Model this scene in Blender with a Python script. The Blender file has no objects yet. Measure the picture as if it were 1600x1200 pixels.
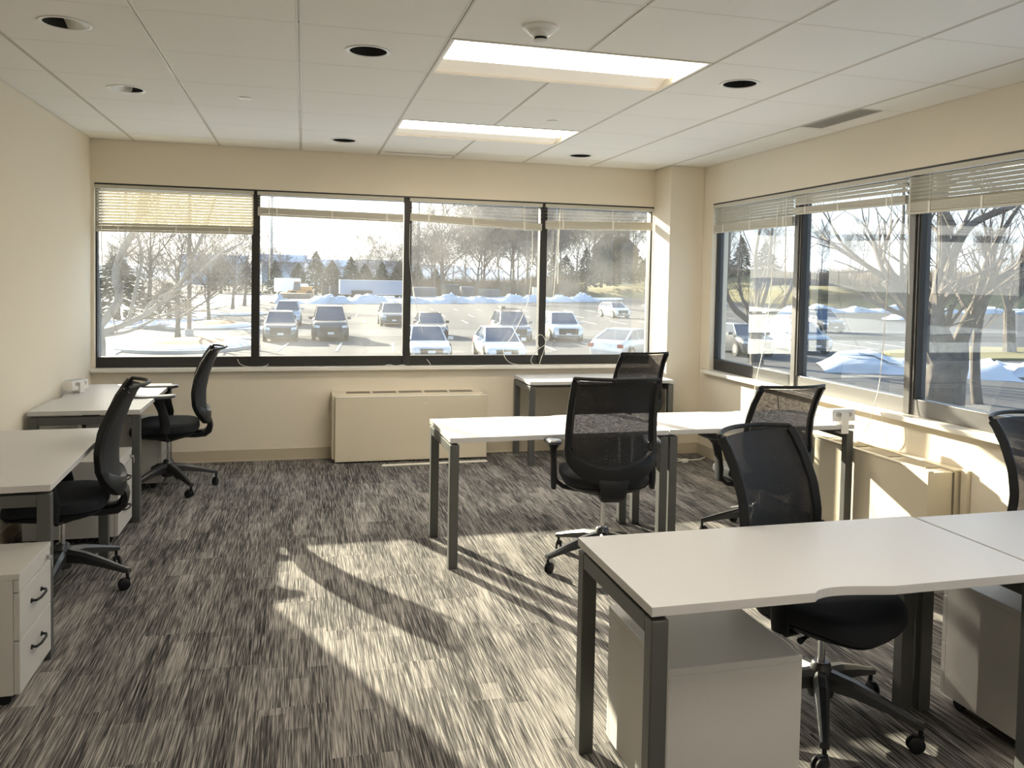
import bpy, bmesh, math, random
from mathutils import Vector, Matrix, Quaternion
R = math.radians
PI = math.pi
SC = bpy.context.scene
COL = SC.collection

# ------------------------------------------------------------ camera, sky, sun, exposure
cam_d = bpy.data.cameras.new('camera')
cam = bpy.data.objects.new('camera', cam_d)
COL.objects.link(cam)
SC.camera = cam
YAW, PITCH, ROLL = .2581, -.03942, .01893
cyw, syw, cp, sp = math.cos(YAW), math.sin(YAW), math.cos(PITCH), math.sin(PITCH)
fwd = Vector((syw * cp, cyw * cp, sp))
rgt0 = Vector((cyw, -syw, 0))
up0 = rgt0.cross(fwd)
rgt = rgt0 * math.cos(ROLL) + up0 * math.sin(ROLL)
upv = up0 * math.cos(ROLL) - rgt0 * math.sin(ROLL)
cam.matrix_world = Matrix(((rgt.x, upv.x, -fwd.x, 1.32575), (rgt.y, upv.y, -fwd.y, -3.65873), (rgt.z, upv.z, -fwd.z, 1.579), (0, 0, 0, 1)))
cam_d.sensor_width = 36
cam_d.lens = 1284.825 * 36 / 1600
cam_d.shift_x = (800 - 811.54) / 1600
cam_d.shift_y = -(600 - 488.595) / 1600
cam_d.clip_start = .05
cam_d.clip_end = 3000

SUN_DIR = Vector((-.404 * math.cos(R(18.5)), .915 * math.cos(R(18.5)), math.sin(R(18.5)))).normalized()
sd = bpy.data.lights.new('sun', 'SUN')
sd.energy = 15.0
sd.color = (1.0, .89, .69)
sd.angle = R(.53)
so = bpy.data.objects.new('sun', sd)
COL.objects.link(so)
so.rotation_euler = SUN_DIR.to_track_quat('Z', 'Y').to_euler()
so.location = (-10, 40, 20)

w = bpy.data.worlds.new('sky')
SC.world = w
w.use_nodes = True
nt = w.node_tree
nt.nodes.clear()
wo = nt.nodes.new('ShaderNodeOutputWorld')
bg = nt.nodes.new('ShaderNodeBackground')
tc = nt.nodes.new('ShaderNodeTexCoord')
sep = nt.nodes.new('ShaderNodeSeparateXYZ')
ramp = nt.nodes.new('ShaderNodeValToRGB')
nt.links.new(tc.outputs['Generated'], sep.inputs[0])
nt.links.new(sep.outputs['Z'], ramp.inputs[0])
cr = ramp.color_ramp
cr.elements[0].position = 0.0
cr.elements[0].color = (.80, .86, .90, 1)
cr.elements[1].position = 1.0
cr.elements[1].color = (.22, .40, .75, 1)
e = cr.elements.new(.12); e.color = (.74, .84, .92, 1)
e = cr.elements.new(.4); e.color = (.45, .62, .86, 1)
# brightening of the hazy winter sky around the sun
vm = nt.nodes.new('ShaderNodeVectorMath'); vm.operation = 'DOT_PRODUCT'
vm.inputs[1].default_value = SUN_DIR
nt.links.new(tc.outputs['Generated'], vm.inputs[0])
mr = nt.nodes.new('ShaderNodeMapRange')
mr.inputs['From Min'].default_value = .55
mr.inputs['From Max'].default_value = 1.0
mr.interpolation_type = 'SMOOTHSTEP'
nt.links.new(vm.outputs['Value'], mr.inputs['Value'])
mx = nt.nodes.new('ShaderNodeMix'); mx.data_type = 'RGBA'
nt.links.new(mr.outputs[0], mx.inputs[0])
nt.links.new(ramp.outputs[0], mx.inputs[6])
mx.inputs[7].default_value = (1.9, 1.75, 1.55, 1)
nt.links.new(mx.outputs[2], bg.inputs[0])
bg.inputs[1].default_value = 1.25
nt.links.new(bg.outputs[0], wo.inputs[0])

SC.view_settings.view_transform = 'Standard'
SC.view_settings.look = 'None'
SC.view_settings.gamma = 1
SC.view_settings.use_curve_mapping = False
SC.view_settings.exposure = 0.68
SC.cycles.max_bounces = 10
SC.cycles.diffuse_bounces = 6
SC.cycles.transparent_max_bounces = 24
SC.cycles.caustics_reflective = False
SC.cycles.caustics_refractive = False
SC.cycles.sample_clamp_indirect = 6
SC.cycles.use_denoising = True
LAMP = 13.0     # radiance of the ceiling light lenses

# ------------------------------------------------------------ helpers
class MB:
    def __init__(s): s.v = []; s.f = []
    def add(s, vs, fs):
        n = len(s.v); s.v += [tuple(v) for v in vs]; s.f += [tuple(i + n for i in f) for f in fs]; return s
    def box(s, x0, y0, z0, x1, y1, z1):
        if x0 > x1: x0, x1 = x1, x0
        if y0 > y1: y0, y1 = y1, y0
        if z0 > z1: z0, z1 = z1, z0
        return s.add([(x0, y0, z0), (x1, y0, z0), (x1, y1, z0), (x0, y1, z0), (x0, y0, z1), (x1, y0, z1), (x1, y1, z1), (x0, y1, z1)],
                     [(3, 2, 1, 0), (4, 5, 6, 7), (0, 1, 5, 4), (1, 2, 6, 5), (2, 3, 7, 6), (3, 0, 4, 7)])
    def hexa(s, b, t):
        return s.add(list(b) + list(t), [(3, 2, 1, 0), (4, 5, 6, 7), (0, 1, 5, 4), (1, 2, 6, 5), (2, 3, 7, 6), (3, 0, 4, 7)])
    def loft(s, rings, cap=True, closed=False):
        n = len(rings[0]); vs = [p for r in rings for p in r]; fs = []
        m = len(rings)
        for i in range(m if closed else m - 1):
            a = i * n; b = ((i + 1) % m) * n
            for j in range(n):
                k = (j + 1) % n
                fs.append((a + j, a + k, b + k, b + j))
        if cap and not closed:
            fs.append(tuple(reversed(range(n)))); fs.append(tuple(range((m - 1) * n, m * n)))
        return s.add(vs, fs)
    def tube(s, pts, rad, n=8, sx=1.0, cap=True):
        pts = [Vector(p) for p in pts]
        if not isinstance(rad, (list, tuple)): rad = [rad] * len(pts)
        rings = []; ref = None
        for i, p in enumerate(pts):
            t = (pts[min(i + 1, len(pts) - 1)] - pts[max(i - 1, 0)])
            if t.length < 1e-9: t = Vector((0, 0, 1))
            t.normalize()
            if ref is None:
                ref = Vector((1, 0, 0)) if abs(t.x) < .9 else Vector((0, 1, 0))
            a = (ref - t * ref.dot(t))
            if a.length < 1e-6: a = t.orthogonal()
            a.normalize(); ref = a; b = t.cross(a)
            r = rad[i]
            rings.append([p + a * (r * sx * math.cos(2 * PI * k / n)) + b * (r * math.sin(2 * PI * k / n)) for k in range(n)])
        return s.loft(rings, cap)
    def cyl(s, c, r, h, axis='z', n=20, r2=None):
        r2 = r if r2 is None else r2
        rings = []
        for (rr, d) in ((r, 0), (r2, h)):
            ring = []
            for k in range(n):
                a = 2 * PI * k / n
                if axis == 'z': ring.append((c[0] + rr * math.cos(a), c[1] + rr * math.sin(a), c[2] + d))
                elif axis == 'x': ring.append((c[0] + d, c[1] + rr * math.cos(a), c[2] + rr * math.sin(a)))
                else: ring.append((c[0] + rr * math.sin(a), c[1] + d, c[2] + rr * math.cos(a)))
            rings.append(ring)
        return s.loft(rings)
    def lathe(s, prof, c=(0, 0, 0), n=24, cap=True):
        rings = [[(c[0] + r * math.cos(2 * PI * k / n), c[1] + r * math.sin(2 * PI * k / n), c[2] + z) for k in range(n)] for r, z in prof]
        return s.loft(rings, cap)
    def prism(s, poly, z0, z1):
        return s.loft([[(x, y, z0) for x, y in poly], [(x, y, z1) for x, y in poly]])
    def mesh(s, name, mat, smooth=False):
        me = bpy.data.meshes.new(name)
        me.from_pydata([tuple(v) for v in s.v], [], s.f)
        bm = bmesh.new(); bm.from_mesh(me); bmesh.ops.recalc_face_normals(bm, faces=bm.faces); bm.to_mesh(me); bm.free()
        if mat: me.materials.append(mat)
        if smooth:
            me.polygons.foreach_set('use_smooth', [True] * len(me.polygons))
            try: me.set_sharp_from_angle(angle=R(38))
            except Exception: pass
        return me

def link(name, me, parent=None, loc=None, rot=None, bevel=0, seg=2):
    o = bpy.data.objects.new(name, me)
    COL.objects.link(o)
    if parent: o.parent = parent
    if loc: o.location = loc
    if rot: o.rotation_euler = rot
    if bevel:
        m = o.modifiers.new('bevel', 'BEVEL'); m.width = bevel; m.segments = seg; m.limit_method = 'ANGLE'; m.angle_limit = R(40)
        m.harden_normals = False
    return o
def obj(name, mb, mat, parent=None, smooth=False, bevel=0, loc=None, rot=None, seg=2):
    return link(name, mb.mesh(name, mat, smooth), parent, loc, rot, bevel, seg)
def thing(name, label, cat, loc=(0, 0, 0), rz=0, group=None):
    o = bpy.data.objects.new(name, None); COL.objects.link(o)
    o.empty_display_size = .1
    o.location = loc; o.rotation_euler = (0, 0, rz); o['label'] = label; o['category'] = cat
    if group: o['group'] = group
    return o
def tag(o, label, cat, group=None, kind=None):
    o['label'] = label; o['category'] = cat
    if group: o['group'] = group
    if kind: o['kind'] = kind
    return o
def struct(o):
    o['kind'] = 'structure'; return o
def sroot(name, loc=(0, 0, 0)):
    o = bpy.data.objects.new(name, None); COL.objects.link(o); o.location = loc; o['kind'] = 'structure'; return o
def copy_tree(o, parent=None):
    c = o.copy(); COL.objects.link(c)
    if parent: c.parent = parent
    for ch in list(o.children): copy_tree(ch, c)
    return c

# ------------------------------------------------------------ materials
MATS = {}
def mat(name, col, rough=.5, metal=0.0, spec=.5, noise=0, nscale=40, bump=0, bscale=200, emit=None, es=0, coat=0):
    if name in MATS: return MATS[name]
    m = bpy.data.materials.new(name); m.use_nodes = True; MATS[name] = m
    t = m.node_tree; b = t.nodes['Principled BSDF']
    b.inputs['Base Color'].default_value = (*col, 1)
    b.inputs['Roughness'].default_value = rough
    b.inputs['Metallic'].default_value = metal
    b.inputs['Specular IOR Level'].default_value = spec
    b.inputs['Coat Weight'].default_value = coat
    if emit:
        b.inputs['Emission Color'].default_value = (*emit, 1); b.inputs['Emission Strength'].default_value = es
    g = None
    if noise or bump:
        g = t.nodes.new('ShaderNodeNewGeometry')
    if noise:
        n = t.nodes.new('ShaderNodeTexNoise'); n.inputs['Scale'].default_value = nscale; n.inputs['Detail'].default_value = 4
        t.links.new(g.outputs['Position'], n.inputs['Vector'])
        r = t.nodes.new('ShaderNodeMapRange'); r.inputs['To Min'].default_value = 1 - noise; r.inputs['To Max'].default_value = 1 + noise
        t.links.new(n.outputs['Fac'], r.inputs['Value'])
        v = t.nodes.new('ShaderNodeVectorMath'); v.operation = 'SCALE'; v.inputs[0].default_value = col
        t.links.new(r.outputs[0], v.inputs['Scale']); t.links.new(v.outputs[0], b.inputs['Base Color'])
    if bump:
        n = t.nodes.new('ShaderNodeTexNoise'); n.inputs['Scale'].default_value = bscale; n.inputs['Detail'].default_value = 3
        t.links.new(g.outputs['Position'], n.inputs['Vector'])
        bp = t.nodes.new('ShaderNodeBump'); bp.inputs['Strength'].default_value = bump; bp.inputs['Distance'].default_value = .002
        t.links.new(n.outputs['Fac'], bp.inputs['Height']); t.links.new(bp.outputs[0], b.inputs['Normal'])
    return m

M_wall = mat('wall_paint', (.80, .735, .615), .75, noise=.015, nscale=3, bump=.15, bscale=300)
M_ceil = mat('ceiling_tile', (.88, .86, .82), .85, noise=.02, nscale=120, bump=.5, bscale=500)
M_tee = mat('ceiling_tee', (.66, .62, .55), .5)
M_plenum = mat('dark_void', (.02, .02, .02), .9)
M_base = mat('vinyl_baseboard', (.52, .46, .35), .45)
M_sill = mat('sill_paint', (.80, .77, .70), .4)
M_dark = mat('bronze_window_frame', (.022, .021, .020), .45)
M_alum = mat('grey_window_frame', (.16, .155, .15), .4, .3)
M_blind = mat('blind_vinyl', (.56, .535, .455), .45)
M_cord = mat('white_cord', (.85, .83, .76), .6)
M_top = mat('white_laminate', (.55, .545, .545), .38, noise=.012, nscale=150)
M_leg = mat('grey_powder_coat', (.095, .097, .094), .42, .25)
M_ped = mat('pedestal_white', (.52, .51, .49), .4)
M_pedg = mat('pedestal_grey_lid', (.50, .49, .46), .5)
M_black = mat('black_plastic', (.010, .011, .013), .48, spec=.28)
M_armpad = mat('grey_arm_pad', (.05, .055, .07), .28, spec=.8)
M_fabric = mat('black_seat_fabric', (.010, .012, .017), .85, bump=.6, bscale=900)
M_platinum = mat('platinum_base', (.07, .072, .075), .35, .7)
M_chrome = mat('chrome', (.7, .7, .72), .15, 1)
M_shell = mat('grey_seat_shell', (.35, .35, .34), .5)
M_rad = mat('cream_enamel', (.70, .635, .50), .42)
M_radd = mat('grille_shadow', (.19, .165, .125), .6)
M_white = mat('white_plastic', (.82, .81, .78), .4)
M_vent = mat('vent_grey', (.33, .31, .28), .5)
M_box = mat('outlet_box_silver', (.42, .43, .46), .35, .4)
M_lens = mat('light_lens', (.9, .88, .82), .5, emit=(1, .90, .76), es=LAMP)
M_reflect_glow = mat('reflector_glow', (.86, .82, .74), .5, emit=(1, .9, .78), es=.16)  # faint emission stands in for lamp light falling on the reflector
M_reflect = mat('light_reflector', (.86, .82, .74), .45)

def carpet():
    m = bpy.data.materials.new('carpet_plank'); m.use_nodes = True
    t = m.node_tree; b = t.nodes['Principled BSDF']; L = t.links.new
    b.inputs['Roughness'].default_value = .95; b.inputs['Specular IOR Level'].default_value = .1
    g = t.nodes.new('ShaderNodeNewGeometry'); oi = t.nodes.new('ShaderNodeObjectInfo')
    off = t.nodes.new('ShaderNodeVectorMath'); off.operation = 'SCALE'; off.inputs[0].default_value = (37., 91., 53.)
    L(oi.outputs['Random'], off.inputs['Scale'])
    def layer(sx, sy, detail, rough, use_off=True, scale=1.0):
        v = t.nodes.new('ShaderNodeVectorMath'); v.operation = 'MULTIPLY'; v.inputs[1].default_value = (sx, sy, 1)
        L(g.outputs['Position'], v.inputs[0])
        a = t.nodes.new('ShaderNodeVectorMath'); a.operation = 'ADD'; L(v.outputs[0], a.inputs[0])
        if use_off: L(off.outputs[0], a.inputs[1])
        n = t.nodes.new('ShaderNodeTexNoise'); n.inputs['Scale'].default_value = scale
        n.inputs['Detail'].default_value = detail; n.inputs['Roughness'].default_value = rough
        L(a.outputs[0], n.inputs['Vector']); return n.outputs['Fac']
    def ramp(x, a, b_):
        r = t.nodes.new('ShaderNodeMapRange'); r.inputs['From Min'].default_value = a; r.inputs['From Max'].default_value = b_
        L(x, r.inputs['Value']); return r.outputs[0]
    def mth(op, a, b_):
        r = t.nodes.new('ShaderNodeMath'); r.operation = op
        for i, k in enumerate((a, b_)):
            if isinstance(k, (int, float)): r.inputs[i].default_value = k
            else: L(k, r.inputs[i])
        return r.outputs[0]
    # woven blocks: short rectangular fields of darker or lighter yarn
    v = t.nodes.new('ShaderNodeVectorMath'); v.operation = 'MULTIPLY'; v.inputs[1].default_value = (12.5, 2.7, 0); L(g.outputs['Position'], v.inputs[0])
    sx = t.nodes.new('ShaderNodeSeparateXYZ'); L(v.outputs[0], sx.inputs[0])
    fx = mth('FLOOR', sx.outputs['X'], 0)
    wn = t.nodes.new('ShaderNodeTexWhiteNoise'); wn.noise_dimensions = '1D'; L(fx, wn.inputs['W'])
    fy = mth('FLOOR', mth('ADD', sx.outputs['Y'], mth('MULTIPLY', wn.outputs['Value'], 7.0)), 0)
    cb = t.nodes.new('ShaderNodeCombineXYZ'); L(fx, cb.inputs[0]); L(fy, cb.inputs[1])
    wn2 = t.nodes.new('ShaderNodeTexWhiteNoise'); wn2.noise_dimensions = '2D'; L(cb.outputs[0], wn2.inputs['Vector'])
    block = wn2.outputs['Value']
    soft = ramp(layer(9, 1.4, 1, .4), .35, .65)
    patch = mth('ADD', mth('MULTIPLY', block, .55), mth('MULTIPLY', soft, .45))
    streak = ramp(layer(150, 4.5, 2, .6), .40, .58)
    thread = ramp(layer(430, 7, 1, .5), .40, .60)
    loop = ramp(layer(520, 260, 1, .5), .3, .7)
    mixv = mth('ADD', mth('MULTIPLY', thread, .55), mth('MULTIPLY', streak, .45))
    # dark yarns show more where the block is dark
    s = mth('MULTIPLY', mth('POWER', mixv, mth('SUBTRACT', 1.9, mth('MULTIPLY', patch, 1.5))), .72)
    s = mth('ADD', s, mth('MULTIPLY', patch, .10))
    s = mth('ADD', s, mth('MULTIPLY', loop, .12))
    s = mth('ADD', s, mth('MULTIPLY', oi.outputs['Random'], .06))
    cr = t.nodes.new('ShaderNodeValToRGB')
    cr.color_ramp.elements[0].position = .12; cr.color_ramp.elements[0].color = (.022, .021, .022, 1)
    cr.color_ramp.elements[1].position = .98; cr.color_ramp.elements[1].color = (.46, .43, .395, 1)
    e = cr.color_ramp.elements.new(.55); e.color = (.158, .150, .144, 1)
    L(s, cr.inputs[0]); L(cr.outputs[0], b.inputs['Base Color'])
    bp = t.nodes.new('ShaderNodeBump'); bp.inputs['Strength'].default_value = .45; bp.inputs['Distance'].default_value = .004
    L(s, bp.inputs['Height']); L(bp.outputs[0], b.inputs['Normal'])
    return m
M_carpet = carpet()

def glass(name, tint, smudge_glare, refl):
    m = bpy.data.materials.new(name); m.use_nodes = True
    t = m.node_tree; t.nodes.clear(); L = t.links.new
    o = t.nodes.new('ShaderNodeOutputMaterial'); tr = t.nodes.new('ShaderNodeBsdfTransparent'); tr.inputs[0].default_value = (*tint, 1)
    gl = t.nodes.new('ShaderNodeBsdfGlossy'); gl.inputs['Roughness'].default_value = .0; gl.inputs[0].default_value = (1, 1, 1, 1)
    fr = t.nodes.new('ShaderNodeLayerWeight'); fr.inputs[0].default_value = .5
    pw = t.nodes.new('ShaderNodeMath'); pw.operation = 'POWER'; pw.inputs[1].default_value = 4.0; L(fr.outputs['Facing'], pw.inputs[0])
    ma = t.nodes.new('ShaderNodeMath'); ma.operation = 'MULTIPLY_ADD'; ma.inputs[1].default_value = .9; ma.inputs[2].default_value = refl; L(pw.outputs[0], ma.inputs[0])
    m1 = t.nodes.new('ShaderNodeMixShader'); L(ma.outputs[0], m1.inputs[0]); L(tr.outputs[0], m1.inputs[1]); L(gl.outputs[0], m1.inputs[2])
    tl = t.nodes.new('ShaderNodeBsdfTranslucent'); tl.inputs[0].default_value = (.9, .9, .88, 1)  # translucent film for smudges and for veiling glare put into the glass
    g = t.nodes.new('ShaderNodeNewGeometry'); n = t.nodes.new('ShaderNodeTexNoise'); n.inputs['Scale'].default_value = 2.2; n.inputs['Detail'].default_value = 5
    L(g.outputs['Position'], n.inputs['Vector'])
    r = t.nodes.new('ShaderNodeMapRange'); r.inputs['From Min'].default_value = .35; r.inputs['From Max'].default_value = .8
    r.inputs['To Min'].default_value = smudge_glare * .5; r.inputs['To Max'].default_value = smudge_glare * 2
    L(n.outputs['Fac'], r.inputs['Value'])
    m2 = t.nodes.new('ShaderNodeMixShader'); L(r.outputs[0], m2.inputs[0]); L(m1.outputs[0], m2.inputs[1]); L(tl.outputs[0], m2.inputs[2])
    L(m2.outputs[0], o.inputs[0]); return m
M_glass = glass('window_glass', (.96, .98, .97), .02, .03)
M_glass2 = glass('side_window_glass', (.93, .95, .94), .025, .05)

def meshmat():
    m = bpy.data.materials.new('chair_mesh_weave'); m.use_nodes = True
    t = m.node_tree; b = t.nodes['Principled BSDF']; L = t.links.new
    b.inputs['Base Color'].default_value = (.012, .013, .016, 1); b.inputs['Roughness'].default_value = .7
    o = t.nodes['Material Output']
    tr = t.nodes.new('ShaderNodeBsdfTransparent'); tr.inputs[0].default_value = (.9, .86, .92, 1)
    c = t.nodes.new('ShaderNodeTexCoord'); v = t.nodes.new('ShaderNodeVectorMath'); v.operation = 'MULTIPLY'; v.inputs[1].default_value = (60, 60, 330)
    L(c.outputs['Object'], v.inputs[0]); n = t.nodes.new('ShaderNodeTexNoise'); n.inputs['Scale'].default_value = 1; n.inputs['Detail'].default_value = 1
    L(v.outputs[0], n.inputs['Vector'])
    r = t.nodes.new('ShaderNodeMapRange'); r.inputs['From Min'].default_value = .3; r.inputs['From Max'].default_value = .7
    r.inputs['To Min'].default_value = .02; r.inputs['To Max'].default_value = .14
    L(n.outputs['Fac'], r.inputs['Value'])
    m1 = t.nodes.new('ShaderNodeMixShader'); L(r.outputs[0], m1.inputs[0]); L(b.outputs[0], m1.inputs[1]); L(tr.outputs[0], m1.inputs[2])
    L(m1.outputs[0], o.inputs[0]); return m
M_mesh = meshmat()

# ------------------------------------------------------------ room shell
XL, XR, YF, YB, H = -.324, 4.90, 3.63, -5.6, 2.65
GZ = -2.0
WT = .16
# wall_left
struct(obj('wall_left', MB().box(XL - .12, YB - .1, -.2, XL, YF + WT, H + .35), M_wall))
# far wall with one long opening
WX0, WX1, WZ0, WZ1 = -.30, 4.56, .80, 2.30
mb = MB().box(XL, YF, -.2, XR + WT, YF + WT, WZ0 - .002).box(XL, YF, WZ1, XR + WT, YF + WT, H + .35)
mb.box(XL, YF, WZ0, WX0, YF + WT, WZ1).box(WX1, YF, WZ0, XR + WT, YF + WT, WZ1)
struct(obj('wall_far', mb, M_wall))
# corner pier
struct(obj('wall_corner_pier', MB().box(WX1 + .004, 3.28, 0, XR - .001, YF - .001, H - .001), M_wall, bevel=.003))
# right wall
RY1, RZ0, RZ1 = 3.10, .80, 2.30
mb = MB().box(XR, YB, -.2, XR + WT, YF, RZ0 - .002).box(XR, YB, RZ1, XR + WT, YF, H + .35).box(XR, RY1, RZ0, XR + WT, YF, RZ1)
mb.box(XR, YB, RZ0, XR + WT, -4.6, RZ1)
struct(obj('wall_right', mb, M_wall))
struct(obj('wall_back', MB().box(XL, YB - .12, -.2, XR, YB, H + .35), M_wall))
# floor
fl = struct(obj('floor', MB().box(XL - .1, YB - .1, -.2, XR + WT, YF + WT, -.008), mat('floor_slab', (.2, .19, .18), .9)))
PW, PL = .25, 1.0
plank = {}
def plank_mesh(wd, ln):
    k = (round(wd, 3), round(ln, 3))
    if k not in plank:
        plank[k] = MB().box(0, 0, 0, wd - .0006, ln - .0006, .0078).mesh('carpet_plank', M_carpet)
    return plank[k]
rnd = random.Random(5)
ix = 0; x = XL
while x < XR - .01:
    wd = min(PW, XR - x)
    y = YF - ((ix * .37) % 1.0) * PL - .0
    segs = []
    top = YF
    while top > YB + .01:
        bot = max(y, YB)
        if top - bot > .01: segs.append((bot, top))
        top = bot; y -= PL
    for a, b_ in segs:
        o = link('carpet_plank', plank_mesh(wd, b_ - a), fl, (x, a, -.008))
    x += PW; ix += 1
# ceiling
ceil = struct(obj('ceiling', MB().box(XL, YB, H + .16, XR, YF, H + .2), M_plenum))
GS = .65
T = .012
lights_cells = {(3, 0), (4, 0), (3, 3), (4, 3), (3, -4), (4, -4), (-0, -4), (3, -7), (4, -7)}
lights_cells = {(3, 0), (4, 0), (3, 3), (4, 3), (3, -4), (4, -4), (3, -7), (4, -7)}
holes = {(2, 0): (1.617, .34), (5, 0): (3.575, .34), (0, 0): (.325, .32), (0, 2): (.325, 1.61), (2, 4): (1.63, 2.975), (5, 4): (3.603, 3.03)}
tile_cache = {}
def tile_mesh(wd, dp, hole=None, r=.094):
    k = (round(wd, 3), round(dp, 3), hole)
    if k in tile_cache: return tile_cache[k]
    if not hole:
        mb = MB().box(.004, .004, 0, wd - .004, dp - .004, .015)
    else:
        mb = MB(); hx, hy = hole; n = 32; x0, y0, x1, y1 = .004, .004, wd - .004, dp - .004
        inner = [(hx + r * math.cos(2 * PI * i / n), hy + r * math.sin(2 * PI * i / n)) for i in range(n)]
        outer = []
        for i in range(n):
            dx, dy = math.cos(2 * PI * i / n), math.sin(2 * PI * i / n)
            s = min(((x1 - hx) / dx if dx > 1e-6 else (x0 - hx) / dx if dx < -1e-6 else 9), ((y1 - hy) / dy if dy > 1e-6 else (y0 - hy) / dy if dy < -1e-6 else 9))
            outer.append((hx + dx * s, hy + dy * s))
        # push the nearest outer points into the corners
        for cx, cy in ((x0, y0), (x1, y0), (x1, y1), (x0, y1)):
            j = min(range(n), key=lambda q: (outer[q][0] - cx) ** 2 + (outer[q][1] - cy) ** 2); outer[j] = (cx, cy)
        vs = [(a, b, 0) for a, b in inner] + [(a, b, 0) for a, b in outer] + [(a, b, .015) for a, b in inner] + [(a, b, .015) for a, b in outer]
        fs = []
        for i in range(n):
            j = (i + 1) % n
            fs += [(i, j, n + j, n + i), (2 * n + i, 3 * n + i, 3 * n + j, 2 * n + j), (i, 2 * n + i, 2 * n + j, j), (n + i, n + j, 3 * n + j, 3 * n + i)]
        mb.add(vs, fs)
    tile_cache[k] = mb.mesh('ceiling_tile', M_ceil); return tile_cache[k]
cols = [(XL, 0.0, -1)] + [(c * GS, (c + 1) * GS, c) for c in range(0, 7)] + [(7 * GS, XR, 7)]
rows = []
r_ = 5
rows.append((5 * GS, YF, 5))
r_ = 4
while r_ * GS > YB:
    rows.append((max(r_ * GS, YB), (r_ + 1) * GS, r_)); r_ -= 1
for x0, x1, c in cols:
    for y0, y1, r in rows:
        if (c, r) in lights_cells: continue
        hole = None
        if (c, r) in holes: hx, hy = holes[(c, r)]; hole = (hx - x0, hy - y0)
        if (c, r) in ((3, 5), (7, 1)): pass
        link('ceiling_tile', tile_mesh(x1 - x0, y1 - y0, hole), ceil, (x0, y0, H))
# tee bars
for c in range(0, 8):
    yy1 = YF
    segs = [(YB, YF)]
    if c == 4: segs = [(YB, -7 * GS), (-6 * GS, -4 * GS), (-3 * GS, 0), (GS, 3 * GS), (4 * GS, YF)]
    for a, b_ in segs:
        if b_ - a > .02:
            obj('tee_bar', MB().box(c * GS - T, a, H - .001, c * GS - .003, b_, H + .012).box(c * GS + .003, a, H - .001, c * GS + T, b_, H + .012).box(c * GS - .004, a, H + .004, c * GS + .004, b_, H + .03), M_tee, ceil)
r_ = 5
while r_ * GS > YB:
    obj('tee_bar', MB().box(XL, r_ * GS - .007, H + .0005, XR, r_ * GS + .007, H + .01), M_tee, ceil); r_ -= 1
# baseboards
struct(obj('baseboard_far', MB().box(XL + .012, YF - .010, 0, WX1, YF, .10).box(XL + .012, YF - .018, 0, WX1, YF - .008, .012), M_base, bevel=.002))
struct(obj('baseboard_left', MB().box(XL, YB, 0, XL + .010, YF - .02, .10), M_base, bevel=.002))
struct(obj('baseboard_pier', MB().box(WX1 + .004, 3.270, 0, XR, 3.28, .10).box(WX1 - .006, 3.27, 0, WX1 + .004, YF - .012, .10), M_base, bevel=.002))
struct(obj('baseboard_right', MB().box(XR - .010, YB, 0, XR, 3.268, .10), M_base, bevel=.002))

# ------------------------------------------------------------ windows
def win_far():
    wroot = sroot('window_1', (0, 0, 0))
    obj('sill', MB().box(XL + .002, YF - .055, WZ0 - .03, WX1 + .002, YF + .09, WZ0), M_sill, wroot, bevel=.003)
    f = MB().box(WX0, YF + .045, WZ0 + .001, WX1, YF + .11, WZ0 + .088)
    obj('bottom_rail', f, M_dark, wroot, bevel=.003)
    obj('head_rail', MB().box(WX0, YF + .045, WZ1 - .045, WX1, YF + .11, WZ1 - .001), M_dark, wroot, bevel=.003)
    obj('head_shade_strip', MB().box(WX0, YF + .001, WZ1 - .013, WX1, YF + .044, WZ1 - .0005), M_dark, wroot)  # dark strip standing in for the shadow gap above the blinds
    obj('jamb', MB().box(WX0, YF + .045, WZ0 + .089, WX0 + .012, YF + .11, WZ1 - .046), M_dark, wroot)
    obj('jamb', MB().box(WX1 - .012, YF + .045, WZ0 + .089, WX1, YF + .11, WZ1 - .046), M_dark, wroot)
    mx_ = [.938, 2.222, 3.477]
    for m_ in mx_:
        obj('mullion', MB().box(m_ - .033, YF + .03, WZ0 + .002, m_ + .033, YF + .11, WZ1 - .002), M_dark, wroot, bevel=.003)
    ed = [WX0 + .012] + mx_ + [WX1 - .012]
    for i in range(4):
        a = ed[i] + (.033 if i else 0); b_ = ed[i + 1] - (.033 if i < 3 else 0)
        obj('pane', MB().box(a, YF + .080, WZ0 + .088, b_, YF + .0805, WZ1 - .045), M_glass, wroot)
win_far()
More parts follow.
